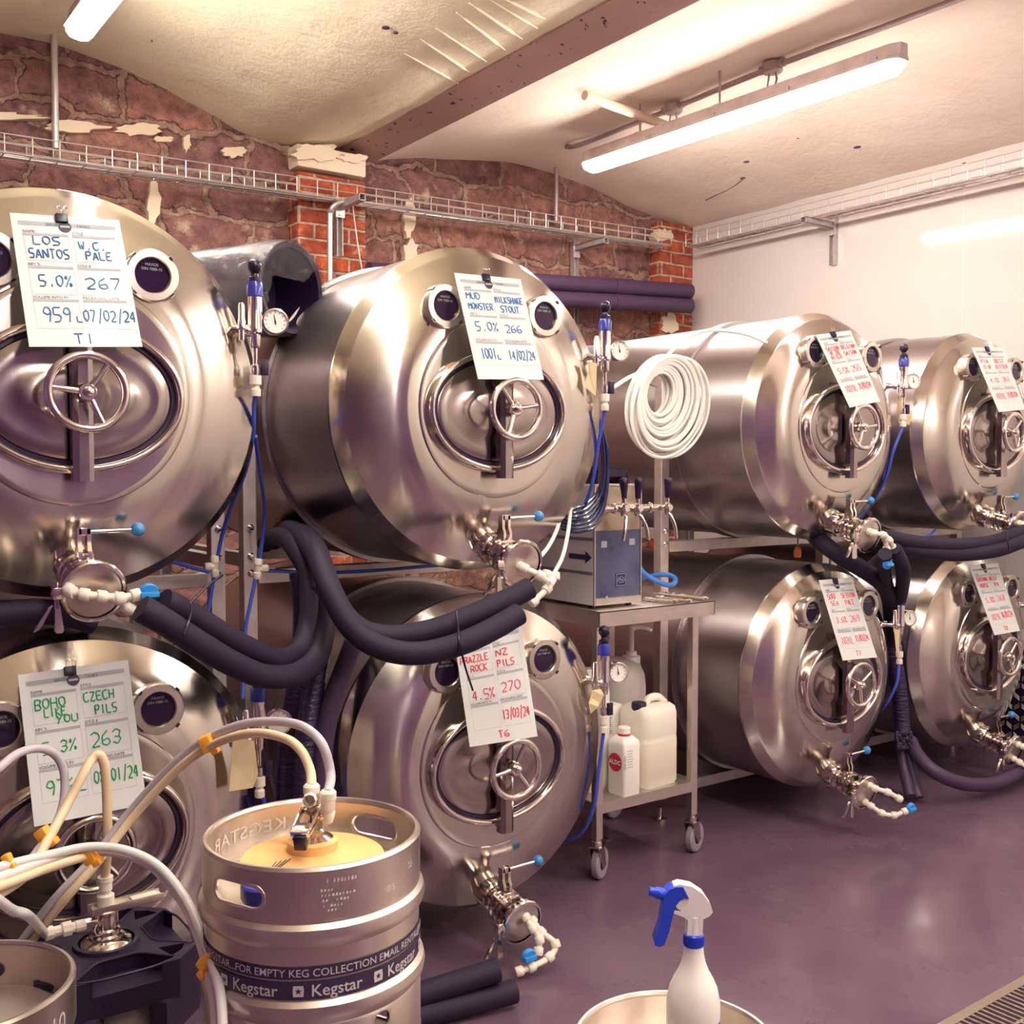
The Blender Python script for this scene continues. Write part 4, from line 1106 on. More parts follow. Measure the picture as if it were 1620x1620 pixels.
# light blue hose loop behind chiller, loose chrome tools on the table
g = G(); g.tube([at(1010, 895, Y=3.50), at(1020, 908, Y=3.46), at(1038, 919, Y=3.42), at(1054, 925, Y=3.38), at(1065, 924, Y=3.36), at(1069, 917, Y=3.38), at(1062, 911, Y=3.42), at(1048, 909, Y=3.46), at(1032, 911, Y=3.50), at(1016, 915, Y=3.56)], .011, 12, 5)
tag(center(g.obj('blue_hose', M['bluelight'])), 'light blue hose curled beside the beer chiller', 'hose')
for k, (a, b) in enumerate([((1022, 947), (1072, 952)), ((1040, 944), (1094, 951)), ((1058, 940), (1120, 947)), ((1045, 939), (1085, 943))]):
    p, q = at(*a, Z=TZ + .012), at(*b, Z=TZ + .012)
    g = G(); g.tube([p, q], .0075, 10, 1)
    e = (q - p).normalized()
    g.lathe(p, e, [(0, 0), (.011, 0), (.011, .03), (0, .03)], 12); g.lathe(q - e * .025, e, [(0, 0), (.010, 0), (.011, .012), (.008, .025), (0, .026)], 12)
    tag(center(g.obj('steel_rod', M['polish'])), 'small polished steel rod fitting lying on the trolley top beside the chiller', 'rod', 'steel rod fittings on the trolley top')
# containers on the lower shelf
def rounded_rect(w, d, r, n=5):
    pts = []
    for cx_, cy_, a0 in ((w / 2 - r, d / 2 - r, 0), (-w / 2 + r, d / 2 - r, PI / 2), (-w / 2 + r, -d / 2 + r, PI), (w / 2 - r, -d / 2 + r, 1.5 * PI)):
        for i in range(n + 1): a = a0 + PI / 2 * i / n; pts.append((cx_ + r * math.cos(a), cy_ + r * math.sin(a)))
    return pts
def can_body(g, c, w, d, r, prof, rot=0.0):
    """prof: (scale w, scale d, z)"""
    n = None; rings = []
    for sw, sd, z in prof:
        P_ = rounded_rect(w * sw, d * sd, min(r * min(sw, sd), w * sw / 2 - .0005, d * sd / 2 - .0005)); n = len(P_); k = len(g.v); rings.append(k)
        for x, y in P_:
            g.v.append(V(c[0] + x * math.cos(rot) - y * math.sin(rot), c[1] + x * math.sin(rot) + y * math.cos(rot), c[2] + z))
    for a, b in zip(rings, rings[1:]):
        for i in range(n): j = (i + 1) % n; g.f.append((a + i, a + j, b + j, b + i))
    g.f.append(tuple(rings[0] + i for i in range(n))[::-1]); g.f.append(tuple(rings[-1] + i for i in range(n)))
    return g
bz = SZ
c = V(3.055, 3.31, bz)
t = thing('jerrycan', 'translucent white jerrycan with black cap on the trolley shelf', 'jerrycan', c)
g = G(); can_body(g, c, .215, .17, .04, [(.94, .92, 0), (1, 1, .012), (1, 1, .055), (.985, .98, .06), (1, 1, .068), (1, 1, .20), (.985, .98, .206), (1, 1, .213), (1, 1, .30), (.95, .92, .325), (.80, .75, .338)], .08)
g.tube([c + V(-.02, 0, .325), c + V(0, 0, .355), c + V(.05, 0, .358), c + V(.09, 0, .33)], .017, 10, 4)
g.obj('can_body', M['milk'], t, 50)
g = G(); can_body(g, c, .2165, .1715, .04, [(.95, .93, .006), (1, 1, .014), (1, 1, .19)], .08); lab(g.obj('liquid_level', M['beerfill'], t, 50), 'cream liquid showing in lower half')
g = G(); g.lathe(c + V(-.072, -.02, .322), (0, 0, 1), [(0, 0), (.030, 0), (.031, .006), (.031, .028), (.028, .032), (0, .032)], 24); lab(g.obj('screw_cap', M['blackm'], t), 'black ribbed screw cap')
c = V(2.87, 3.255, bz)
t = thing('chemical_bottle', 'white square bottle with a round red ALDC label on the shelf', 'bottle', c)
g = G(); can_body(g, c, .098, .098, .014, [(.95, .95, 0), (1, 1, .006), (1, 1, .205), (.95, .95, .218), (.6, .6, .236), (.48, .48, .238)], .06)
g.obj('bottle_body', M['white'], t, 40)
g = G(); g.lathe(c + V(0, 0, .237), (0, 0, 1), [(.024, 0), (.026, .002), (.026, .010), (.024, .012)], 24, close=False); lab(g.obj('seal_ring', M['red'], t), 'red seal ring')
g = G(); g.lathe(c + V(0, 0, .246), (0, 0, 1), [(0, 0), (.0255, 0), (.0255, .024), (.022, .028), (0, .028)], 24); g.obj('bottle_cap', M['white'], t)
rx = V(math.cos(.06), math.sin(.06), 0); ry = V(-rx.y, rx.x, 0)
# left-front face of the bottle (normal -ry) carries the label
fcn = -ry; fx = rx; side_n = rx
fo = c + fcn * .0495 + V(0, 0, .135)
alt = c - rx * .0495 + V(0, 0, .135)
g = G(); LF = lambda x, y: alt - rx * .001 + (-ry) * x + V(0, 0, y)
k = len(g.v); g.v += [LF(.038 * math.cos(2 * PI * i / 32), .038 * math.sin(2 * PI * i / 32)) for i in range(32)]; g.f.append(tuple(range(32)))
lb2 = g.obj('round_label', M['red'], t, flat=True)
g = G(); put_text(g, 'ALDC', .026, lambda x, y: LF(x, y) - rx * .001, bold=.03); g.obj('label_lettering', M['white'], lb2, flat=True)
g = G()
for i in range(7): g.box(fo + fcn * .0006 + rx * (-.016) + V(0, 0, .05 - .011 * i), (.035 - .004 * (i % 3), .0008, .003), Matrix((rx, ry, V(0, 0, 1))).transposed())
for i in range(2): g.box(fo + fcn * .0006 + rx * (-.041) + V(0, 0, .02 - .03 * i), (.006, .0008, .024), Matrix((rx, ry, V(0, 0, 1))).transposed())
g.obj('small_text', M['gray'], t, flat=True)
c = V(3.125, 3.60, bz)
t = thing('pump_drum', 'tall white plastic drum with white pump dispenser behind the jerrycan', 'drum', c)
g = G(); g.lathe(c, (0, 0, 1), [(0, 0), (.125, 0), (.14, .015), (.14, .36), (.135, .41), (.115, .455), (.07, .475), (.045, .478), (0, .478)], 40, 1.0, .9); g.obj('drum_body', M['milk2'], t, 50)
g = G(); g.lathe(c + V(.065, -.03, .455), (0, 0, 1), [(0, 0), (.040, 0), (.040, .032), (.024, .036), (.024, .052), (.011, .055), (.011, .15), (.016, .152), (.016, .166), (0, .168)], 20)
g.tube([c + V(.065, -.03, .612), c + V(.105, -.035, .614), c + V(.145, -.045, .606), c + V(.165, -.05, .594)], .0085, 10, 4, radii=[.013, .010, .008]); g.obj('pump_dispenser', M['white'], t)
c = V(2.915, 3.445, bz)
t = thing('canister', 'white canister with printed label behind the red labelled bottle', 'canister', c)
g = G(); can_body(g, c, .15, .12, .02, [(.95, .95, 0), (1, 1, .01), (1, 1, .31), (.94, .93, .325), (.5, .5, .335)], .1); g.obj('canister_body', M['white'], t, 45)
g = G(); g.box(c + V(-.02, -.063, .25), (.05, .002, .085)); 
g.obj('label_patch', M['paper'], t, flat=True)
g = G()
for i in range(8): g.box(c + V(-.02 - .003 * (i % 2), -.0645, .28 - .009 * i), (.034 - .005 * (i % 3), .001, .003))
g.obj('label_text', M['ink'], t, flat=True)
c = V(2.795, 3.40, bz)
t = thing('drum', 'tall white round drum on trolley shelf behind the steel leg and gauge', 'drum', c)
g = G(); g.lathe(c, (0, 0, 1), [(0, 0), (.075, 0), (.088, .03), (.092, .06), (.092, .40), (.085, .44), (.05, .46), (.032, .465), (.032, .50), (0, .50)], 36); g.obj('drum_body', M['white'], t, 50)

# ---------------------------------------------------------------- black insulated hoses
def route(pts): return [at(x, y, Y=Y) for x, y, Y in pts]
HG = 'black foam insulated hoses'
def hose(label, pts, r, m='foam', nm='insulated_hose', cat='hose', group=HG, world=False, sm=7, n=16):
    P = pts if world else route(pts)
    g = G(); g.tube(P, r, n, sm)
    return tag(center(g.obj(nm, M[m], ang=50)), label, cat, group)
hose('upper black foam hose from the valve of tank LOS SANTOS', [(258, 951, 2.72), (300, 972, 2.74), (350, 1003, 2.78), (400, 1030, 2.84), (440, 1044, 2.90), (470, 1034, 2.95), (486, 1000, 3.0), (492, 950, 3.05), (488, 905, 3.12), (470, 872, 3.22), (452, 852, 3.40), (432, 850, 3.7), (420, 860, 4.0)], .034)
hose('lower black foam hose from the valve of tank LOS SANTOS', [(222, 962, 2.66), (262, 985, 2.66), (320, 1022, 2.69), (370, 1051, 2.74), (420, 1070, 2.80), (470, 1066, 2.86), (501, 1040, 2.92), (512, 1000, 2.98), (512, 950, 3.04), (503, 900, 3.12), (487, 868, 3.24), (470, 852, 3.40), (448, 846, 3.7), (435, 856, 4.0)], .034)
hose('upper black foam hose swagged under tank MUD MONSTER', [(838, 930, 2.68), (800, 950, 2.69), (750, 972, 2.70), (700, 992, 2.72), (640, 1006, 2.75), (590, 1004, 2.79), (555, 985, 2.83), (530, 950, 2.88), (513, 908, 2.96), (498, 874, 3.08), (480, 852, 3.25), (460, 838, 3.5), (445, 840, 3.9)], .035)
hose('lower black foam hose swagged over the sheet FRAZZLE ROCK', [(821, 971, 2.63), (780, 995, 2.63), (730, 1018, 2.64), (670, 1033, 2.67), (620, 1030, 2.71), (575, 1010, 2.76), (545, 977, 2.81), (521, 930, 2.88), (508, 892, 2.97), (498, 866, 3.12), (482, 846, 3.35), (465, 842, 3.8)], .035)
hose('thick wrapped black hose hanging between the two lower tanks behind the keg', [(480, 905, 3.16), (486, 970, 3.14), (482, 1050, 3.12), (472, 1110, 3.10), (464, 1180, 3.09), (460, 1260, 3.08), (458, 1400, 3.08)], .046, 'wrapped')
hose('second wrapped black hose hanging beside the lower tank FRAZZLE ROCK', [(500, 930, 3.06), (508, 1010, 3.02), (500, 1070, 3.0), (488, 1140, 2.98), (482, 1200, 2.97), (478, 1300, 2.97)], .034, 'wrapped')
hose('dark foam hose curving down along rim of the lower tank FRAZZLE ROCK', [(560, 1015, 2.93), (545, 1055, 2.95), (525, 1110, 2.95), (512, 1180, 2.95), (506, 1260, 2.95), (500, 1380, 2.95)], .030, 'foam2')
hose('black hose passing behind the valve under tank LOS SANTOS', [(-20, 975, 3.02), (60, 968, 3.04), (110, 972, 3.03), (150, 985, 3.03)], .034)
for k, (a, b, lb) in enumerate([((700, 1562), (787, 1534), 'upper short black foam hose lying on floor by the bottom valve of tank FRAZZLE ROCK'), ((708, 1596), (814, 1568), 'lower short black foam hose lying on floor by the bottom valve of tank FRAZZLE ROCK')]):
    p, q = at(*a, Z=.10 if k == 0 else .04), at(*b, Z=.12 if k == 0 else .045)
    hose(lb, [p + (p - q) * .8, p, q], .036, world=True, sm=3)
hose('black foam hose from behind the valve of the upper tank beside the tube coil', [(1284, 842, 3.30), (1300, 858, 3.16), (1330, 880, 3.08), (1370, 904, 3.04), (1398, 926, 3.06), (1408, 950, 3.14), (1411, 985, 3.20), (1414, 1030, 3.22)], .040)
hose('black foam hose looping down from fittings of the upper tank beside the tube coil', [(1414, 868, 2.86), (1427, 893, 2.87), (1429, 912, 2.94), (1426, 935, 3.05), (1419, 965, 3.17), (1416, 1000, 3.21), (1416, 1040, 3.22)], .033)
hose('black foam hose hanging inside the loop beside the blue tap', [(1400, 876, 2.86), (1399, 905, 2.96), (1406, 935, 3.10), (1412, 965, 3.18), (1416, 1030, 3.22)], .030)
hose('wrapped black hose bundle standing between the two lower tanks beyond the trolley', [(1408, 985, 3.22), (1414, 1040, 3.22), (1422, 1090, 3.21), (1426, 1140, 3.20), (1430, 1172, 3.18), (1433, 1186, 3.17)], .040, 'wrapped')
hose('first foam hose leg, nearest the tube coil stack, below the wrapped bundle near the floor', [(1424, 1176, 3.18), (1430, 1215, 3.14), (1440, 1260, 3.06)], .026, 'foam2')
hose('second foam hose leg, nearest the treadplate, below the wrapped bundle near the floor', [(1432, 1176, 3.17), (1442, 1215, 3.12), (1453, 1262, 3.05)], .026, 'foam2')
hose('foam hose sagging across floor in front of the lower tank by the treadplate panel', [(1440, 1172, 3.16), (1452, 1195, 3.08), (1480, 1222, 2.98), (1525, 1240, 2.92), (1570, 1240, 2.90), (1605, 1226, 2.90), (1650, 1195, 2.92), (1690, 1160, 2.96)], .034, 'foam2')
hose('thin black hose running under the upper tank by the white wall', [(1393, 846, 2.98), (1440, 856, 2.98), (1500, 862, 2.96), (1560, 858, 2.92), (1600, 847, 2.88), (1650, 828, 2.85), (1740, 790, 2.78)], .032)
hose('black foam hose running above the sheet of lower tank by the treadplate panel', [(1396, 855, 3.02), (1440, 868, 3.0), (1510, 876, 2.96), (1570, 871, 2.90), (1610, 858, 2.86), (1650, 842, 2.84), (1740, 806, 2.77)], .038)
def tie(label, ring, tail, r=.0035):
    g = G(); g.tube(ring, r, 6, 4); g.tube(tail, r, 6, 4); tag(center(g.obj('cable_tie', M['black'])), label, 'cable tie')
tie('black cable tie with long tail round hoses of tank LOS SANTOS', [at(300, 950, Y=2.695), at(303, 965, Y=2.675), at(298, 985, Y=2.64), at(291, 1003, Y=2.63)], [at(300, 955, Y=2.67), at(325, 930, Y=2.68), at(352, 909, Y=2.70)])
tie('black cable tie hanging over the sheet FRAZZLE ROCK', [at(722, 966, Y=2.67), at(724, 985, Y=2.645), at(726, 1010, Y=2.60), at(727, 1032, Y=2.60)], [at(727, 1018, Y=2.595), at(736, 1055, Y=2.62), at(748, 1092, Y=2.67)])
tie('black cable tie on the hose under valve of the upper tank by the white wall', [at(1598, 832, Y=2.86), at(1592, 843, Y=2.83), at(1594, 855, Y=2.80), at(1597, 872, Y=2.82)], [at(1594, 838, Y=2.83), at(1603, 828, Y=2.83)])
g = G()
for k in range(60):
    rr = random.Random(k + 400)
    c = at(1418 + k % 10 * 2.6 + k // 30 * 2, 1160 + (k // 10) * 4.6, Y=3.11 + .02 * rr.random()); g.ball(c, .006 + .004 * rr.random(), 6, (1, 1, 1.6))
tag(center(g.obj('tape_wrap', M['black'])), 'crumpled shiny black tape round the hose bundle between lower tanks beyond the trolley', 'tape')

# ---------------------------------------------------------------- blue gas tubes with white push-fit tees
BG = 'blue gas tubes'
def tube(label, pts, r=.0065, m='bluetube', nm='gas_tube', group=BG, sm=7):
    g = G(); g.tube(route(pts), r, 10, sm); return tag(center(g.obj(nm, M[m])), label, 'tube', group)
def regbot(X, Y0, Z): return V(X + .508, Y0 - .10, Z + .20 - .188)
def drop(label, key, pts):
    X, Y0, Z = key; g = G(); g.tube([regbot(X, Y0, Z)] + route(pts), .0068, 10, 7); tag(center(g.obj('gas_tube', M['bluetube'])), label, 'tube', BG)
drop('blue gas tube falling from the gauge of tank LOS SANTOS to rack', (.686, YL, ZU), [(402, 640, 3.0), (400, 690, 3.05), (388, 745, 3.18), (366, 800, 3.34), (352, 845, 3.44), (344, 882, 3.47)])
tube('second blue gas tube to the tee on rack of tank MUD MONSTER', [(404, 690, 3.10), (411, 745, 3.26), (418, 800, 3.40), (416, 845, 3.46), (411, 885, 3.48)])
tube('blue gas tube running down from the tee of rack LOS SANTOS', [(340, 905, 3.47), (334, 940, 3.47), (329, 975, 3.46), (327, 1020, 3.46)])
tube('blue gas tube running down from the tee of rack MUD MONSTER', [(405, 912, 3.48), (396, 955, 3.48), (388, 1000, 3.48), (386, 1060, 3.48), (384, 1105, 3.46)])
tube('short blue gas tube from the tee of rack LOS SANTOS toward its valve', [(331, 905, 3.47), (300, 897, 3.45), (270, 888, 3.42), (240, 884, 3.40)])
tube('blue gas tube from the tee of rack MUD MONSTER along its rail', [(416, 903, 3.48), (440, 903, 3.49), (470, 905, 3.50), (520, 906, 3.50), (600, 902, 3.50), (660, 897, 3.50), (720, 892, 3.5)])
drop('blue gas tube falling from the gauge of tank MUD MONSTER', (2.022, YL, ZU), [(947, 700, 3.02), (939, 755, 3.06), (925, 800, 3.12), (902, 842, 3.22)])
drop('blue gas tube falling from the gauge of tank FRAZZLE ROCK', (2.022, YL, ZLo), [(947, 1220, 3.0), (940, 1275, 3.02), (922, 1315, 3.08), (895, 1330, 3.16), (860, 1325, 3.3)])
drop('blue gas tube falling from the gauge of the upper tank beside the tube coil', (4.002, YR, ZUR), [(1413, 715, 3.12), (1402, 755, 3.16), (1383, 792, 3.22), (1360, 822, 3.30)])
drop('blue gas tube falling from the gauge of the lower tank beyond the trolley', (4.002, YR, ZLR), [(1419, 1080, 3.10), (1406, 1108, 3.14), (1392, 1128, 3.20)])
drop('blue gas tube falling from the gauge of tank BOHO LIKE YOU', (.686, YL, ZLo), [(418, 1270, 3.0), (417, 1330, 3.02), (414, 1420, 3.05)])
def tee(label, c, arms):
    g = G(); c = at(*c)if isinstance(c, tuple) else c
    for d in arms:
        d = Vector(d).normalized(); g.lathe(c - d * .004, d, [(0, 0), (.011, 0), (.011, .016), (.014, .018), (.014, .036), (.011, .04), (0, .04)], 14)
    tag(center(g.obj('push_fit_tee', M['fit'])), label, 'fitting', 'push-fit tees on the rack')
tee('white push-fit tee on rack upright of tank LOS SANTOS', at(340, 896, Y=3.47), [(0, 0, 1), (0, 0, -1), (-1, 0, 0)])
tee('white push-fit tee on rack upright of tank MUD MONSTER', at(408, 900, Y=3.48), [(.1, 0, 1), (-.1, 0, -1), (1, 0, 0)])
tube('thin blue tube under the upper tank by the white wall', [(1480, 838, 3.25), (1468, 848, 3.22), (1440, 853, 3.2), (1405, 852, 3.2)])
# navy tube coil hanging on the right of the second tank
g = G()
for k in range(7):
    o = k * 6.5
    Yk = 3.135 - .012 * (k % 3)
    g.tube(route([(941 + k * 1.5, 632 + 7 * k, Yk), (950 + o * .30, 700 + k * 2, Yk), (953 + o * .22, 745 + k * 2, Yk), (945 + o * .28, 778 + k * 4, Yk), (922 + o * .5, 800 + k * 5.5, Yk - .02), (902 + o * .3, 806 + k * 6, Yk - .03), (887, 806 + k * 5, Yk - .01)]), .0058, 8, 6)
tag(center(g.obj('navy_tube_coil', M['navytube'])), 'hanging loops of dark navy tube beside tank MUD MONSTER', 'tube coil')
tube('longer white beer line hanging in front of the chiller side', [(903, 800, 3.10), (899, 840, 2.98), (890, 880, 2.86), (876, 908, 2.76), (869, 922, 2.70)], .0072, 'coil', 'beer_line', 'white beer lines by the chiller')
tube('shorter white beer line hanging in front of the chiller side', [(888, 812, 3.10), (881, 838, 3.0), (868, 864, 2.90), (852, 884, 2.82)], .0072, 'coil', 'beer_line', 'white beer lines by the chiller')
p = at(1262, 850, Y=3.30)
t = thing('orange_cock', 'small orange fitting hanging under the upper tank beside the tube coil', 'fitting', p)
g = G(); g.cyl(p, p - V(0, 0, .045), .004, 8); g.obj('drop_rod', M['polish'], t)
g = G(); g.lathe(p - V(0, 0, .095), (0, 0, 1), [(0, 0), (.016, 0), (.018, .01), (.018, .035), (.010, .05), (0, .05)], 14); g.obj('orange_body', M['orange'], t)

# paper tags hanging at the regulators
def ptag(label, px, Y, seed):
    rnd = random.Random(seed); P = [at(x, y, Y=Y + rnd.uniform(-.012, .012)) for x, y in px]
    g = G(); n = len(P); nr = V(0, -.002, 0)
    g.add(P + [q + nr for q in P], [tuple(range(n)), tuple(range(2 * n - 1, n - 1, -1))] + [(i, (i + 1) % n, n + (i + 1) % n, n + i) for i in range(n)])
    tag(center(g.obj('paper_tag', M['tagpaper'], flat=True)), label, 'paper tag', 'manila paper tags on the regulators')
ptag('folded manila tag at the gauge of tank MUD MONSTER', [(931, 572), (944, 575), (942, 627), (923, 610), (930, 592)], 2.955, 1)
ptag('folded manila tag at the gauge of tank FRAZZLE ROCK', [(937, 1092), (950, 1090), (955, 1100), (946, 1118), (934, 1129), (931, 1112)], 2.955, 2)
ptag('manila tag at the gauge of the upper tank beside the tube coil', [(1419, 626), (1430, 628), (1443, 660), (1438, 672), (1422, 670), (1418, 648)], 3.14, 3)
ptag('narrow manila tag at the gauge of the lower tank beyond the trolley', [(1414, 995), (1423, 997), (1422, 1030), (1418, 1034)], 3.06, 4)
ptag('large creased manila tag at gauge of tank BOHO LIKE YOU', [(368, 1165), (402, 1172), (408, 1225), (400, 1246), (362, 1252), (366, 1205)], 2.93, 5)

# ---------------------------------------------------------------- kegs
KG = 'stainless beer kegs'
def keg(label, c, H, Rk=.200, handles=(-41, 139), hoops=(.115, .248), hole=True, low=(30,)):
    """c: centre of the top rim"""
    t = thing('beer_keg', label, 'keg', V(c.x, c.y, c.z - H), KG)
    tc = (V(0, 0, c.z) - c); tc.z = 0; tc.normalize(); rt = V(-tc.y, tc.x, 0)
    if rt.dot(_r) < 0: rt = -rt
    def P(phi, r, z): return c + (tc * math.cos(phi) + rt * math.sin(phi)) * r + V(0, 0, z)
    def cutslots(o, slots):
        cg = G()
        for phi, z, w, h in slots:
            a = math.radians(phi); rad = tc * math.cos(a) + rt * math.sin(a); tg = rt * math.cos(a) - tc * math.sin(a)
            poly = []
            for s, a0 in ((1, -PI / 2), (-1, PI / 2)):
                for i in range(9): q = a0 + PI * i / 8; poly.append((s * (w / 2 - h / 2) + h / 2 * math.cos(q), h / 2 * math.sin(q)))
            cg.prism(poly, c + V(0, 0, z) + rad * (Rk - .06), tg, (0, 0, 1), rad, .12)
        co = cg.obj('cut', M['keg'], None, flat=True)
        md = o.modifiers.new('b', 'BOOLEAN'); md.object = co; md.solver = 'EXACT'; md.operation = 'DIFFERENCE'
        bpy.context.view_layer.update()
        me = bpy.data.meshes.new_from_object(o.evaluated_get(bpy.context.evaluated_depsgraph_get()))
        o.modifiers.clear(); o.data = me
        for p in me.polygons: p.use_smooth = True
        me.set_sharp_from_angle(angle=math.radians(40))
        bpy.data.objects.remove(co)
    up = V(0, 0, 1)
    g = G()
    g.lathe(c, up, [(Rk - .006, -.100), (Rk - .002, -.096), (Rk, -.088), (Rk, -.010), (Rk + .001, -.004), (Rk - .003, .0015), (Rk - .009, .0015), (Rk - .012, -.004), (Rk - .0065, -.010), (Rk - .0055, -.088), (Rk - .0075, -.094)], 96, close=True)
    ch = g.obj('top_chime', M['keg'], t, 40)
    cutslots(ch, [(a, -.052, .118, .042) for a in handles])
    g = G()
    for a in handles:
        ar = math.radians(a)
        loop = []
        for s, a0 in ((1, -PI / 2), (-1, PI / 2)):
            for i in range(9):
                q = a0 + PI * i / 8; lx = s * (.059 - .021) + .021 * math.cos(q); lz = .021 * math.sin(q) - .052
                loop.append(P(ar + lx / Rk, Rk - .002, lz))
        g.tube(loop + [loop[0], loop[1]], .0042, 8, 1)
    g.obj('handle_rim', M['keg'], ch)
    prof = [(Rk - .008, -.094)]
    for hz in hoops:
        prof += [(Rk - .003, -hz + .021), (Rk + .006, -hz + .012), (Rk + .0085, -hz), (Rk + .006, -hz - .012), (Rk - .002, -hz - .022)]
    zl = -H + .10
    prof += [(Rk - .003, zl), (Rk - .03, zl - .02), (Rk * .6, zl - .045), (0, zl - .05)]
    g = G(); g.lathe(c, up, [(0, -.052), (.06, -.055), (.12, -.066), (.17, -.080), (Rk - .014, -.094)] + prof, 96); g.obj('keg_body', M['keg'], t, 30)
    g = G(); g.lathe(c, up, [(Rk - .004, -H + .105), (Rk, -H + .098), (Rk, -H + .010), (Rk - .003, -H + .002), (Rk - .010, -H), (Rk - .012, -H + .006), (Rk - .006, -H + .014), (Rk - .006, -H + .10)], 96, close=True)
    bc_ = g.obj('bottom_chime', M['keg'], t, 40)
    if low: cutslots(bc_, [(a, -H + .082, .034, .030) for a in low])
    return t, P
kc = V(.831, 1.818, .973)
kt, KP = keg('stainless keg with two black lettering bands and an orange disc on top', kc, .372, low=(36, 216))
# lettering bands
def bandmesh(g, z0, z1, r, a0, a1, n=60):
    k = len(g.v)
    for i in range(n + 1):
        a = math.radians(a0 + (a1 - a0) * i / n); g.v += [KP(a, r, z0), KP(a, r, z1)]
    for i in range(n): g.f.append((k + 2 * i, k + 2 * i + 2, k + 2 * i + 3, k + 2 * i + 1))
g = G(); bandmesh(g, -.189, -.168, .1996, -105, 255); bandmesh(g, -.2245, -.1935, .1996, -105, 255)
g.obj('lettering_band', M['band'], kt, 60)
g = G()
put_text(g, 'UP KEGSTAR...FOR EMPTY KEG COLLECTION EMAIL RENTAL@KEGSTAR', .0188, lambda x, y: KP(math.radians(11) + x / .2, .2003, -.1785 + y), bold=.004)
for a0 in (-53, -11, 30, 71, 112, 153, 194, 235):
    A = math.radians(a0)
    put_text(g, 'Kegstar', .0290, lambda x, y: KP(A + math.radians(9.5) + x / .2, .2003, -.2095 + y), 'LEFT', .010)
    # square mark with a star knocked out
    sq = [(-.0085, -.0095), (.0085, -.0095), (.0095, .0), (.0085, .0095), (-.0085, .0095), (-.0095, 0)]
    k = len(g.v); g.v += [KP(A + math.radians(3.5) + x / .2, .2008, -.2085 + y) for x, y in sq]; g.f.append(tuple(range(k, k + 6)))
g.obj('band_lettering', M['bandtext'], kt, flat=True)
g = G()
for a0 in (-53, -11, 30, 71):
    A = math.radians(a0 + 3.5); k = len(g.v)
    g.v += [KP(A + (.0062 if i % 2 == 0 else .0026) * math.sin(PI * i / 5) / .2, .2010, -.2085 + (.0062 if i % 2 == 0 else .0026) * math.cos(PI * i / 5)) for i in range(10)]
    g.f.append(tuple(range(k, k + 10)))
g.obj('star_pattern', M['band'], kt, flat=True)
g = G(); put_text(g, 'KEGSTAR', .036, lambda x, y: KP(math.radians(224) + x * 1.28 / .195, .1925, -.045 + y))
put_text(g, '22-', .017, lambda x, y: KP(math.radians(60) + x / .2, .2004, -.040 + y))
rnd = random.Random(31)                      # worn stamping, too rubbed to read
for row, (z, n_) in enumerate([(-.026, 11), (-.040, 4), (-.049, 10), (-.058, 8), (-.067, 7), (-.075, 4)]):
    for i in range(n_):
        if rnd.random() < .15: continue
        a_ = 3 + i * 1.75 + row * .4; h_ = (.009 if row == 0 else .0055) * rnd.uniform(.7, 1); w_ = rnd.uniform(.6, 1.3)
        k = len(g.v); g.v += [KP(math.radians(a_), .2004, z), KP(math.radians(a_ + w_), .2004, z + .001), KP(math.radians(a_ + w_ * .8), .2004, z + h_), KP(math.radians(a_ + .2), .2004, z + h_ * .9)]
        g.f.append((k, k + 1, k + 2, k + 3))
put_text(g, '\u00a9 5', .016, lambda x, y: KP(math.radians(42) + x / .2, .2004, -.062 + y))
g.obj('embossed_lettering', M['emboss'], kt, flat=True)
# orange card collar on the keg top
t = thing('card_collar', 'round orange card disc lying on top of the middle keg', 'card disc', kc + V(0, 0, -.04))
g = G(); g.lathe(kc, (0, 0, 1), [(.030, -.034), (.040, -.034), (.132, -.049), (.132, -.051), (.040, -.037), (.030, -.037)], 72, close=True); g.obj('card', M['yellowdisc'], t, 40)
g = G(); g.lathe(kc, (0, 0, 1), [(.046, -.036), (.047, -.018), (.038, -.014)], 40); g.obj('raised_neck', M['yellowdisc'], t, 40)
g = G()
for k in range(4): g.tube([KP(math.radians(-42 - 3 * k), .06 + .008 * k, -.036 + .0002), KP(math.radians(-40 - 2 * k), .125 - .004 * k, -.0475)], .0011, 4, 1)
g.obj('crease', M['ink'], t)
# keg coupler with lever on the middle keg
def coupler(label, c, lever_dir, side_dir, sc=1.0):
    t = thing('keg_coupler', label, 'keg coupler', c, 'keg couplers with grip levers')
    z = V(0, 0, 1); ld = Vector(lever_dir).normalized(); sd = Vector(side_dir).normalized()
    g = G(); g.lathe(c, z, [(0, 0), (.036, 0), (.037, .006), (.030, .010), (.024, .014), (.023, .022), (.018, .026), (.018, .055), (.021, .058), (.021, .066), (.012, .070), (.012, .088), (0, .088)], 32)
    g.cyl(c + z * .040, c + z * .040 + sd * .040, .010, 14); g.obj('coupler_body', M['polish'], t, 35)
    g = G(); wd = ld.cross(z)
    Rm = Matrix((ld, wd, ld.cross(wd))).transposed()
    b = c + z * .066
    for k in (-1, 1): g.box(b + ld * .035 + wd * (.017 * k), (.085, .005, .014), Rm, .0015)
    g.box(b + ld * .072, (.03, .038, .012), Rm, .003); g.obj('grip_lever', M['chrome'], t, 40)
    g = G(); g.box(b + ld * .082 - z * .016, (.013, .024, .030), Rm, .003); g.obj('lever_stop', M['black'], t)
    return t
cb = kc + V(0, 0, -.022)
ct = coupler('keg coupler with chrome lever on the middle keg', cb, (-.62, -.72, -.28), (.85, -.5, .5))
f1 = at(493, 1262, d=1.975); f2 = at(519, 1272, d=1.965)
g = G()
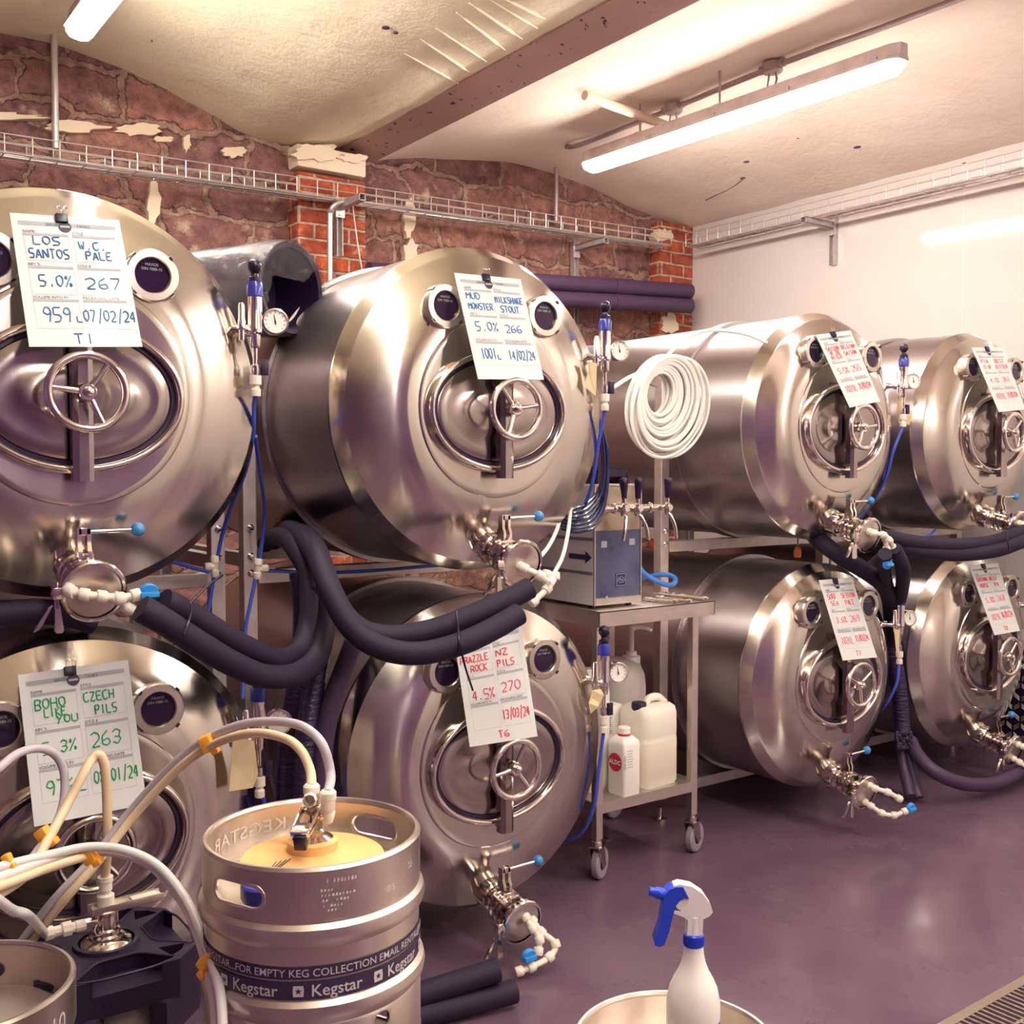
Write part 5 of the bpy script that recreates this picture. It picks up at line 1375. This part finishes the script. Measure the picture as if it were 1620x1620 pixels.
g.lathe(cb + V(0, 0, .085), f1 - (cb + V(0, 0, .085)), [(.013, 0), (.015, .002), (.015, .018), (.010, .022), (.010, .028), (.013, .030), (.0135, .044), (.011, .048)], 8)
g.lathe(f1 - V(0, 0, .012), (0, 0, 1), [(0, 0), (.012, 0), (.0135, .004), (.0135, .020), (.0155, .022), (.0155, .034), (.012, .038), (0, .038)], 18)
g.tube([cb + V(.03, -.015, .055), f2 - V(0, 0, .03), f2], .009, 10, 4)
g.lathe(f2 - V(0, 0, .012), (0, 0, 1), [(0, 0), (.012, 0), (.0135, .004), (.0135, .020), (.0155, .022), (.0155, .034), (.012, .038), (0, .038)], 18)
g.obj('push_fit_connectors', M['fit'], ct)
g = G(); g.box(KP(math.radians(60), .150, -.060), (.055, .03, .022), Matrix.Rotation(.6, 3, 'Z'), .004); tag(center(g.obj('black_clip', M['black'])), 'small black clip inside rim of the middle keg near its far handle', 'clip')
g = G(); bp_ = KP(math.radians(-36), .148, -.058); g.lathe(bp_ - V(0, 0, .016), (0, 0, 1), [(0, 0), (.036, 0), (.038, .004), (.038, .024), (.034, .028), (0, .028)], 28); tag(center(g.obj('blue_plug', M['bluecap'])), 'blue plastic cap seen through handle hole of the middle keg', 'cap')
bk, _ = keg('keg standing under the middle keg, almost wholly below the picture', V(.831, 1.818, .6008), .60, hoops=(.22, .38), low=None)
lk, LP_ = keg('keg cut by the picture corner, empty rim with dark hole inside', V(.293, 2.221, .666), .666, handles=(20, 200), hoops=(.23, .43), low=None)
rk, RP_ = keg('keg at bottom edge carrying the spray bottle', V(1.445, 1.483, .526), .526, handles=(-75, 105), hoops=(.19, .34), low=None)
g = G(); put_text(g, '10', .05, lambda x, y: LP_(math.radians(52) + x / .2, .2004, -.058 + y)); g.obj('embossed_lettering', M['emboss'], lk, flat=True)
g = G(); hp = LP_(math.radians(160), .1935, -.060); rd = (hp - V(.293, 2.221, hp.z)).normalized(); g.lathe(hp, rd, [(0, -.004), (.014, -.004), (.014, .0005), (0, .0005)], 20)
g.obj('drain_hole', M['gasket'], lk)

# one-way keg with black top
oc = V(.612, 2.438, 0); OZ = .585
t = thing('plastic_keg', 'one-way plastic keg with black ribbed top in front of tank BOHO LIKE YOU', 'keg', oc)
g = G(); g.lathe(oc, (0, 0, 1), [(0, .0), (.13, .0), (.155, .02), (.165, .06), (.165, OZ - .22), (.158, OZ - .16), (.13, OZ - .10), (.07, OZ - .06), (0, OZ - .06)], 48); lab(g.obj('clear_shell', M['ballast'], t), 'clear shell with silvery bladder inside')
def pol(r, a): return (oc.x + r * math.cos(a), oc.y + r * math.sin(a))
def rnd_poly(pts, k=3):
    out = []; n = len(pts)
    for i in range(n):
        p, q, r = V(*pts[i - 1], 0), V(*pts[i], 0), V(*pts[(i + 1) % n], 0)
        u, w = (p - q).normalized() * .014, (r - q).normalized() * .014
        for j in range(k + 1): f = j / k; z = (q + u) * (1 - f) ** 2 + q * 2 * f * (1 - f) + (q + w) * f * f; out.append((z.x, z.y))
    return out
octo = []
for k in range(4):
    for da in (-.21, .21): octo.append(pol(.203, k * PI / 2 + PI / 4 + da))
g = G(); g.prism(octo, (0, 0, OZ - .085), (1, 0, 0), (0, 1, 0), (0, 0, 1), .085)
top_o = g.obj('black_top', M['blackm'], t, flat=True)
cut = G(); outl = []
for k in range(4):
    a = k * PI / 2; cs, sn = math.cos(a), math.sin(a)
    pk = rnd_poly([(oc.x + x * cs - y * sn, oc.y + x * sn + y * cs) for x, y in ((.088, -.045), (.160, -.110), (.176, -.05), (.176, .05), (.160, .110), (.088, .045))])
    outl.append(pk); cut.prism(pk, (0, 0, OZ - .035), (1, 0, 0), (0, 1, 0), (0, 0, 1), .05)
    a += PI / 4; cs, sn = math.cos(a), math.sin(a)
    cut.prism([(oc.x + x * cs - y * sn, oc.y + x * sn + y * cs) for x, y in ((.125, -.0), (.172, -.030), (.180, 0), (.172, .030))], (0, 0, OZ - .10), (1, 0, 0), (0, 1, 0), (0, 0, 1), .12)
co = cut.obj('cut', M['blackm'], None, flat=True); co.location = (0, 0, 0)
co.data.transform(Matrix.Translation(-V(0, 0, 0)))
md = top_o.modifiers.new('b', 'BOOLEAN'); md.object = co; md.solver = 'EXACT'; md.operation = 'DIFFERENCE'
bv = top_o.modifiers.new('v', 'BEVEL'); bv.width = .003; bv.segments = 2; bv.limit_method = 'ANGLE'
bpy.context.view_layer.update()
me = bpy.data.meshes.new_from_object(top_o.evaluated_get(bpy.context.evaluated_depsgraph_get()))
top_o.modifiers.clear(); top_o.data = me
bpy.data.objects.remove(co)
for k in range(4):
    g = G(); x, y = pol(.165, k * PI / 2 + PI / 4); g.box((x, y, OZ - .125), (.045, .16, .09), Matrix.Rotation(k * PI / 2 + PI / 4, 3, 'Z'), .010); g.obj('corner_leg', M['blackm'], t, 30)
g = G()
for pk in outl: g.tube([V(x, y, OZ) for x, y in pk] + [V(*pk[0], OZ), V(*pk[1], OZ)], .0028, 7, 1)
g.obj('pocket_rims', M['blackm'], t)
g = G(); g.lathe(oc + V(0, 0, OZ - .004), (0, 0, 1), [(.062, 0), (.072, .004), (.070, .012), (.060, .012)], 40); g.obj('centre_ring', M['blackm'], t)
# its coupler
cb = oc + V(0, 0, OZ)
t = thing('keg_coupler', 'steel keg coupler with flat horizontal lever on the black topped keg', 'keg coupler', cb, 'keg couplers with grip levers')
g = G(); g.lathe(cb, (0, 0, 1), [(0, 0), (.055, 0), (.057, .004), (.052, .010), (.038, .016), (.037, .022), (.031, .026), (.030, .034), (.024, .038), (.022, .066), (.024, .068), (.024, .074), (0, .074)], 40); 
lft = at(66, 1450, d=2.30) - (cb + V(0, 0, .056)); lft.z = 0; lft.normalize()
g.cyl(cb + V(0, 0, .055), cb + V(0, 0, .055) + lft * .05, .012, 14)
g.obj('coupler_body', M['polish'], t, 35)
lv = -lft; wd = V(-lv.y, lv.x, 0); Rm = Matrix((lv, wd, V(0, 0, 1))).transposed(); b = cb + V(0, 0, .079)
g = G(); g.box(b + lv * .048, (.155, .034, .010), Rm, .003)
for k in (-1, 1): g.box(b + lv * .045 + wd * (.017 * k) + V(0, 0, .003), (.16, .005, .017), Rm, .002)
g.obj('grip_lever', M['keg'], t, 30)
g = G(); g.box(b + lv * .085 + V(0, 0, .0075), (.06, .024, .006), Rm, .002); g.obj('lever_insert', M['fit'], t)
g = G(); rg_ = cb + V(0, 0, .045) - V(.022, .026, 0); g.torus(rg_, (.5, -.8, .2), .012, .0016, 24, 6); g.cyl(cb + V(0, 0, .048), rg_ + V(0, 0, .012), .005, 8); g.obj('pull_ring', M['chrome'], t)
g = G(); q = cb + V(0, 0, .055) + lft * .045
g.lathe(q, lft, [(0, 0), (.013, 0), (.013, .02), (.011, .022), (.011, .028), (.0165, .030), (.0165, .048), (.012, .052), (.012, .066), (.0155, .068), (.0155, .084), (0, .085)], 8)
q2 = cb + V(0, 0, .084)
g.lathe(q2, (0, 0, 1), [(0, 0), (.019, 0), (.019, .026), (.012, .030), (.012, .036), (.015, .038), (.015, .056), (.017, .058), (.017, .068), (0, .069)], 12)
g.obj('push_fit_connectors', M['fit'], t)
qa = q + lft * .084; qb = q2 + V(0, 0, .068)

# ---------------------------------------------------------------- beer and gas lines in the foreground
LG = 'flexible beer and gas lines in the foreground'
def line(label, P, m, r=.0078, sm=8):
    g = G(); g.tube(P, r, 12, sm); return tag(center(g.obj('beer_line', M[m])), label, 'hose', LG)
R_ = lambda *p: [at(x, y, Y=Y) for x, y, Y in p]
line('grey line arching from coupler of the middle keg toward the green sheet', [f2 + V(0, 0, .02)] + R_((523, 1225, 1.83), (511, 1180, 1.85), (487, 1154, 1.90), (455, 1143, 1.97), (410, 1142, 2.06), (370, 1150, 2.13), (322, 1172, 2.22), (270, 1213, 2.29), (205, 1285, 2.36), (150, 1355, 2.36), (95, 1413, 2.35), (55, 1462, 2.40), (5, 1530, 2.44)), 'greyhose', .0092)
line('cream line arching from coupler of the middle keg toward the green sheet', [f1 + V(0, 0, .02)] + R_((491, 1220, 1.84), (478, 1190, 1.87), (455, 1170, 1.92), (415, 1160, 2.0), (375, 1164, 2.08), (330, 1182, 2.18), (280, 1218, 2.26), (213, 1290, 2.33), (158, 1360, 2.33), (105, 1420, 2.33), (65, 1470, 2.40), (15, 1530, 2.44)), 'amber', .0092)
line('outer white line curving down between the kegs', R_((-30, 1400, 2.12), (20, 1380, 2.16), (75, 1360, 2.20), (135, 1347, 2.22), (190, 1350, 2.20), (240, 1370, 2.15), (285, 1420, 2.04), (312, 1475, 1.94), (326, 1520, 1.85), (338, 1570, 1.79), (343, 1640, 1.74)), 'whitehose', .0098)
line('inner white line curving down between the kegs', R_((-30, 1380, 2.14), (20, 1366, 2.17), (80, 1352, 2.20), (140, 1340, 2.20), (198, 1345, 2.17), (250, 1370, 2.12), (292, 1420, 2.02), (316, 1472, 1.92), (334, 1520, 1.82), (348, 1570, 1.76), (353, 1640, 1.71)), 'whitehose', .0092)
line('cream line sweeping away below the white lines', R_((-30, 1412, 2.10), (20, 1395, 2.14), (70, 1376, 2.18), (125, 1358, 2.20), (160, 1352, 2.24)), 'amber', .009)
line('grey loop of line over the sheet BOHO LIKE YOU', R_((-30, 1240, 2.30), (0, 1214, 2.32), (28, 1192, 2.36), (62, 1184, 2.40), (88, 1195, 2.42), (101, 1222, 2.42), (101, 1265, 2.40), (88, 1305, 2.36), (60, 1345, 2.30), (30, 1385, 2.22), (-30, 1440, 2.12)), 'greyhose', .009)
line('cream line rising from coupler of the black topped keg', [qb] + R_((170, 1330, 2.40), (169, 1260, 2.40), (166, 1215, 2.40), (158, 1195, 2.40), (146, 1200, 2.40), (130, 1228, 2.38), (105, 1275, 2.36), (75, 1330, 2.30), (40, 1385, 2.20), (-30, 1430, 2.12)), 'amber', .0105)
line('grey line into the side fitting of the black topped keg', [qa] + R_((45, 1449, 2.20), (20, 1440, 2.16), (0, 1426, 2.12), (-40, 1400, 2.06)), 'whitehose', .0098)
for k, (x, y, Y, rx, lb) in enumerate([(328, 1176, 2.185, .45, 'orange clip joining the two lines above the middle keg'), (141, 1352, 2.21, .5, 'orange clip joining lines in front of the handwheel of tank BOHO LIKE YOU'), (71, 1322, 2.32, .6, 'orange clip on lines over the lower corner of the green sheet'), (330, 1520, 1.83, -.9, 'orange clip on white lines beside the middle keg'), (12, 1360, 2.17, .4, 'orange clip end above the cut keg')]):
    c = at(x, y, Y=Y); Rm = Matrix.Rotation(-YAW, 3, 'Z') @ Matrix.Rotation(rx - PI / 2 * 0, 3, 'Y').inverted()
    g = G(); q_ = .55 if k == 4 else .85; g.box(c, (.030 * q_, .034 * q_, .042 * q_), Rm, .005); g.box(c + Rm @ V(.012, -.005, -.024) * q_, (.020 * q_, .028 * q_, .016 * q_), Rm, .004)
    tag(center(g.obj('line_clip', M['tape'])), lb, 'clip', 'orange clips on the beer lines')

# ---------------------------------------------------------------- spray bottle on the right keg
sb = V(1.450, 1.440, .459); 
t = thing('spray_bottle', 'white spray bottle with blue trigger and collar standing on a keg', 'spray bottle', sb)
g = G(); g.lathe(sb, (0, 0, 1), [(0, 0), (.046, 0), (.051, .006), (.0515, .02), (.0515, .15), (.051, .165), (.046, .19), (.038, .208), (.030, .222), (.0235, .238), (.0195, .256), (.0185, .272), (0, .273)], 40); g.obj('bottle_body', M['white'], t, 50)
g = G()
g.lathe(sb + V(0, 0, .272), (0, 0, 1), [(.017, 0), (.0195, .001), (.0195, .022), (.017, .024), (0, .024)], 36)
for k in range(30): a = 2 * PI * k / 30; g.box(sb + V(.0195 * math.cos(a), .0195 * math.sin(a), .283), (.002, .0018, .016), Matrix.Rotation(a, 3, 'Z'))
g.obj('blue_collar', M['blueplas'], t)
# trigger head drawn in the plane (hx = towards nozzle, up)
hx = -_r.copy(); hx.z = 0; hx.normalize(); hy_ = V(0, 0, 1); hn = hx.cross(hy_)
ho = sb + V(0, 0, .296)
def HP(px, py):                       # pixels in the photograph relative to the neck centre (1097,1470) at this depth
    k = 2.05 / FPX; return (-(px - 1097) * k, -(py - 1478) * k)
def plate(g, pts, th, off=0): g.prism([HP(*p) for p in pts], ho + hn * (off - th / 2), hx, hy_, hn, th)
g = G()
plate(g, [(1085, 1478), (1109, 1478), (1110, 1452), (1120, 1447), (1125, 1441), (1122, 1430), (1110, 1412), (1092, 1400), (1072, 1396), (1064, 1399), (1062, 1406), (1074, 1412), (1078, 1420), (1066, 1428), (1068, 1434), (1076, 1439), (1062, 1438), (1062, 1442), (1080, 1449), (1086, 1454)], .026)
g.lathe(ho, (0, 0, 1), [(.0165, -.002), (.0145, .0), (.014, .034), (.012, .036)], 24)
a = HP(1070, 1430); b = HP(1100, 1437); g.cyl(ho + hx * a[0] + hy_ * a[1], ho + hx * b[0] + hy_ * b[1], .0105, 16)
g.obj('trigger_head', M['white'], t, 40)
g = G(); plate(g, [(1066, 1400), (1078, 1400), (1087, 1418), (1078, 1417), (1073, 1420), (1066, 1430), (1061, 1448), (1056, 1470), (1049, 1491), (1042, 1495), (1034, 1492), (1033, 1487), (1042, 1460), (1046, 1430), (1049, 1412), (1056, 1404)], .034)
g.obj('trigger', M['blueplas'], t, 40)
g = G(); a = HP(1050, 1417); b = HP(1024, 1411); A_, B_ = ho + hx * a[0] + hy_ * a[1], ho + hx * b[0] + hy_ * b[1]
g.lathe(A_, B_ - A_, [(0, 0), (.011, 0), (.012, .004), (.012, .016), (.009, .020), (.0085, .030), (0, .031)], 18); g.obj('nozzle', M['blueplas'], t)
tcam = (V(0, 0, sb.z) - sb); tcam.z = 0; tcam.normalize(); tr = V(-tcam.y, tcam.x, 0); tr = tr if tr.dot(_r) > 0 else -tr
def SB(a, r, z): return sb + (tcam * math.cos(a) + tr * math.sin(a)) * r + V(0, 0, z)
g = G(); k = 0; n = 18
for i in range(n + 1):
    a = math.radians(8 + 92 * i / n); g.v += [SB(a, .0519, .06), SB(a, .0519, .133)]
for i in range(n): g.f.append((2 * i, 2 * i + 2, 2 * i + 3, 2 * i + 1))
lb4 = g.obj('blue_label', M['blueplas'], t)
g = G(); put_text(g, 'BIRCH', .017, lambda x, y: SB(math.radians(36) + x / .052, .0522, .118 + y), 'LEFT'); g.obj('label_lettering', M['paper'], lb4, flat=True)
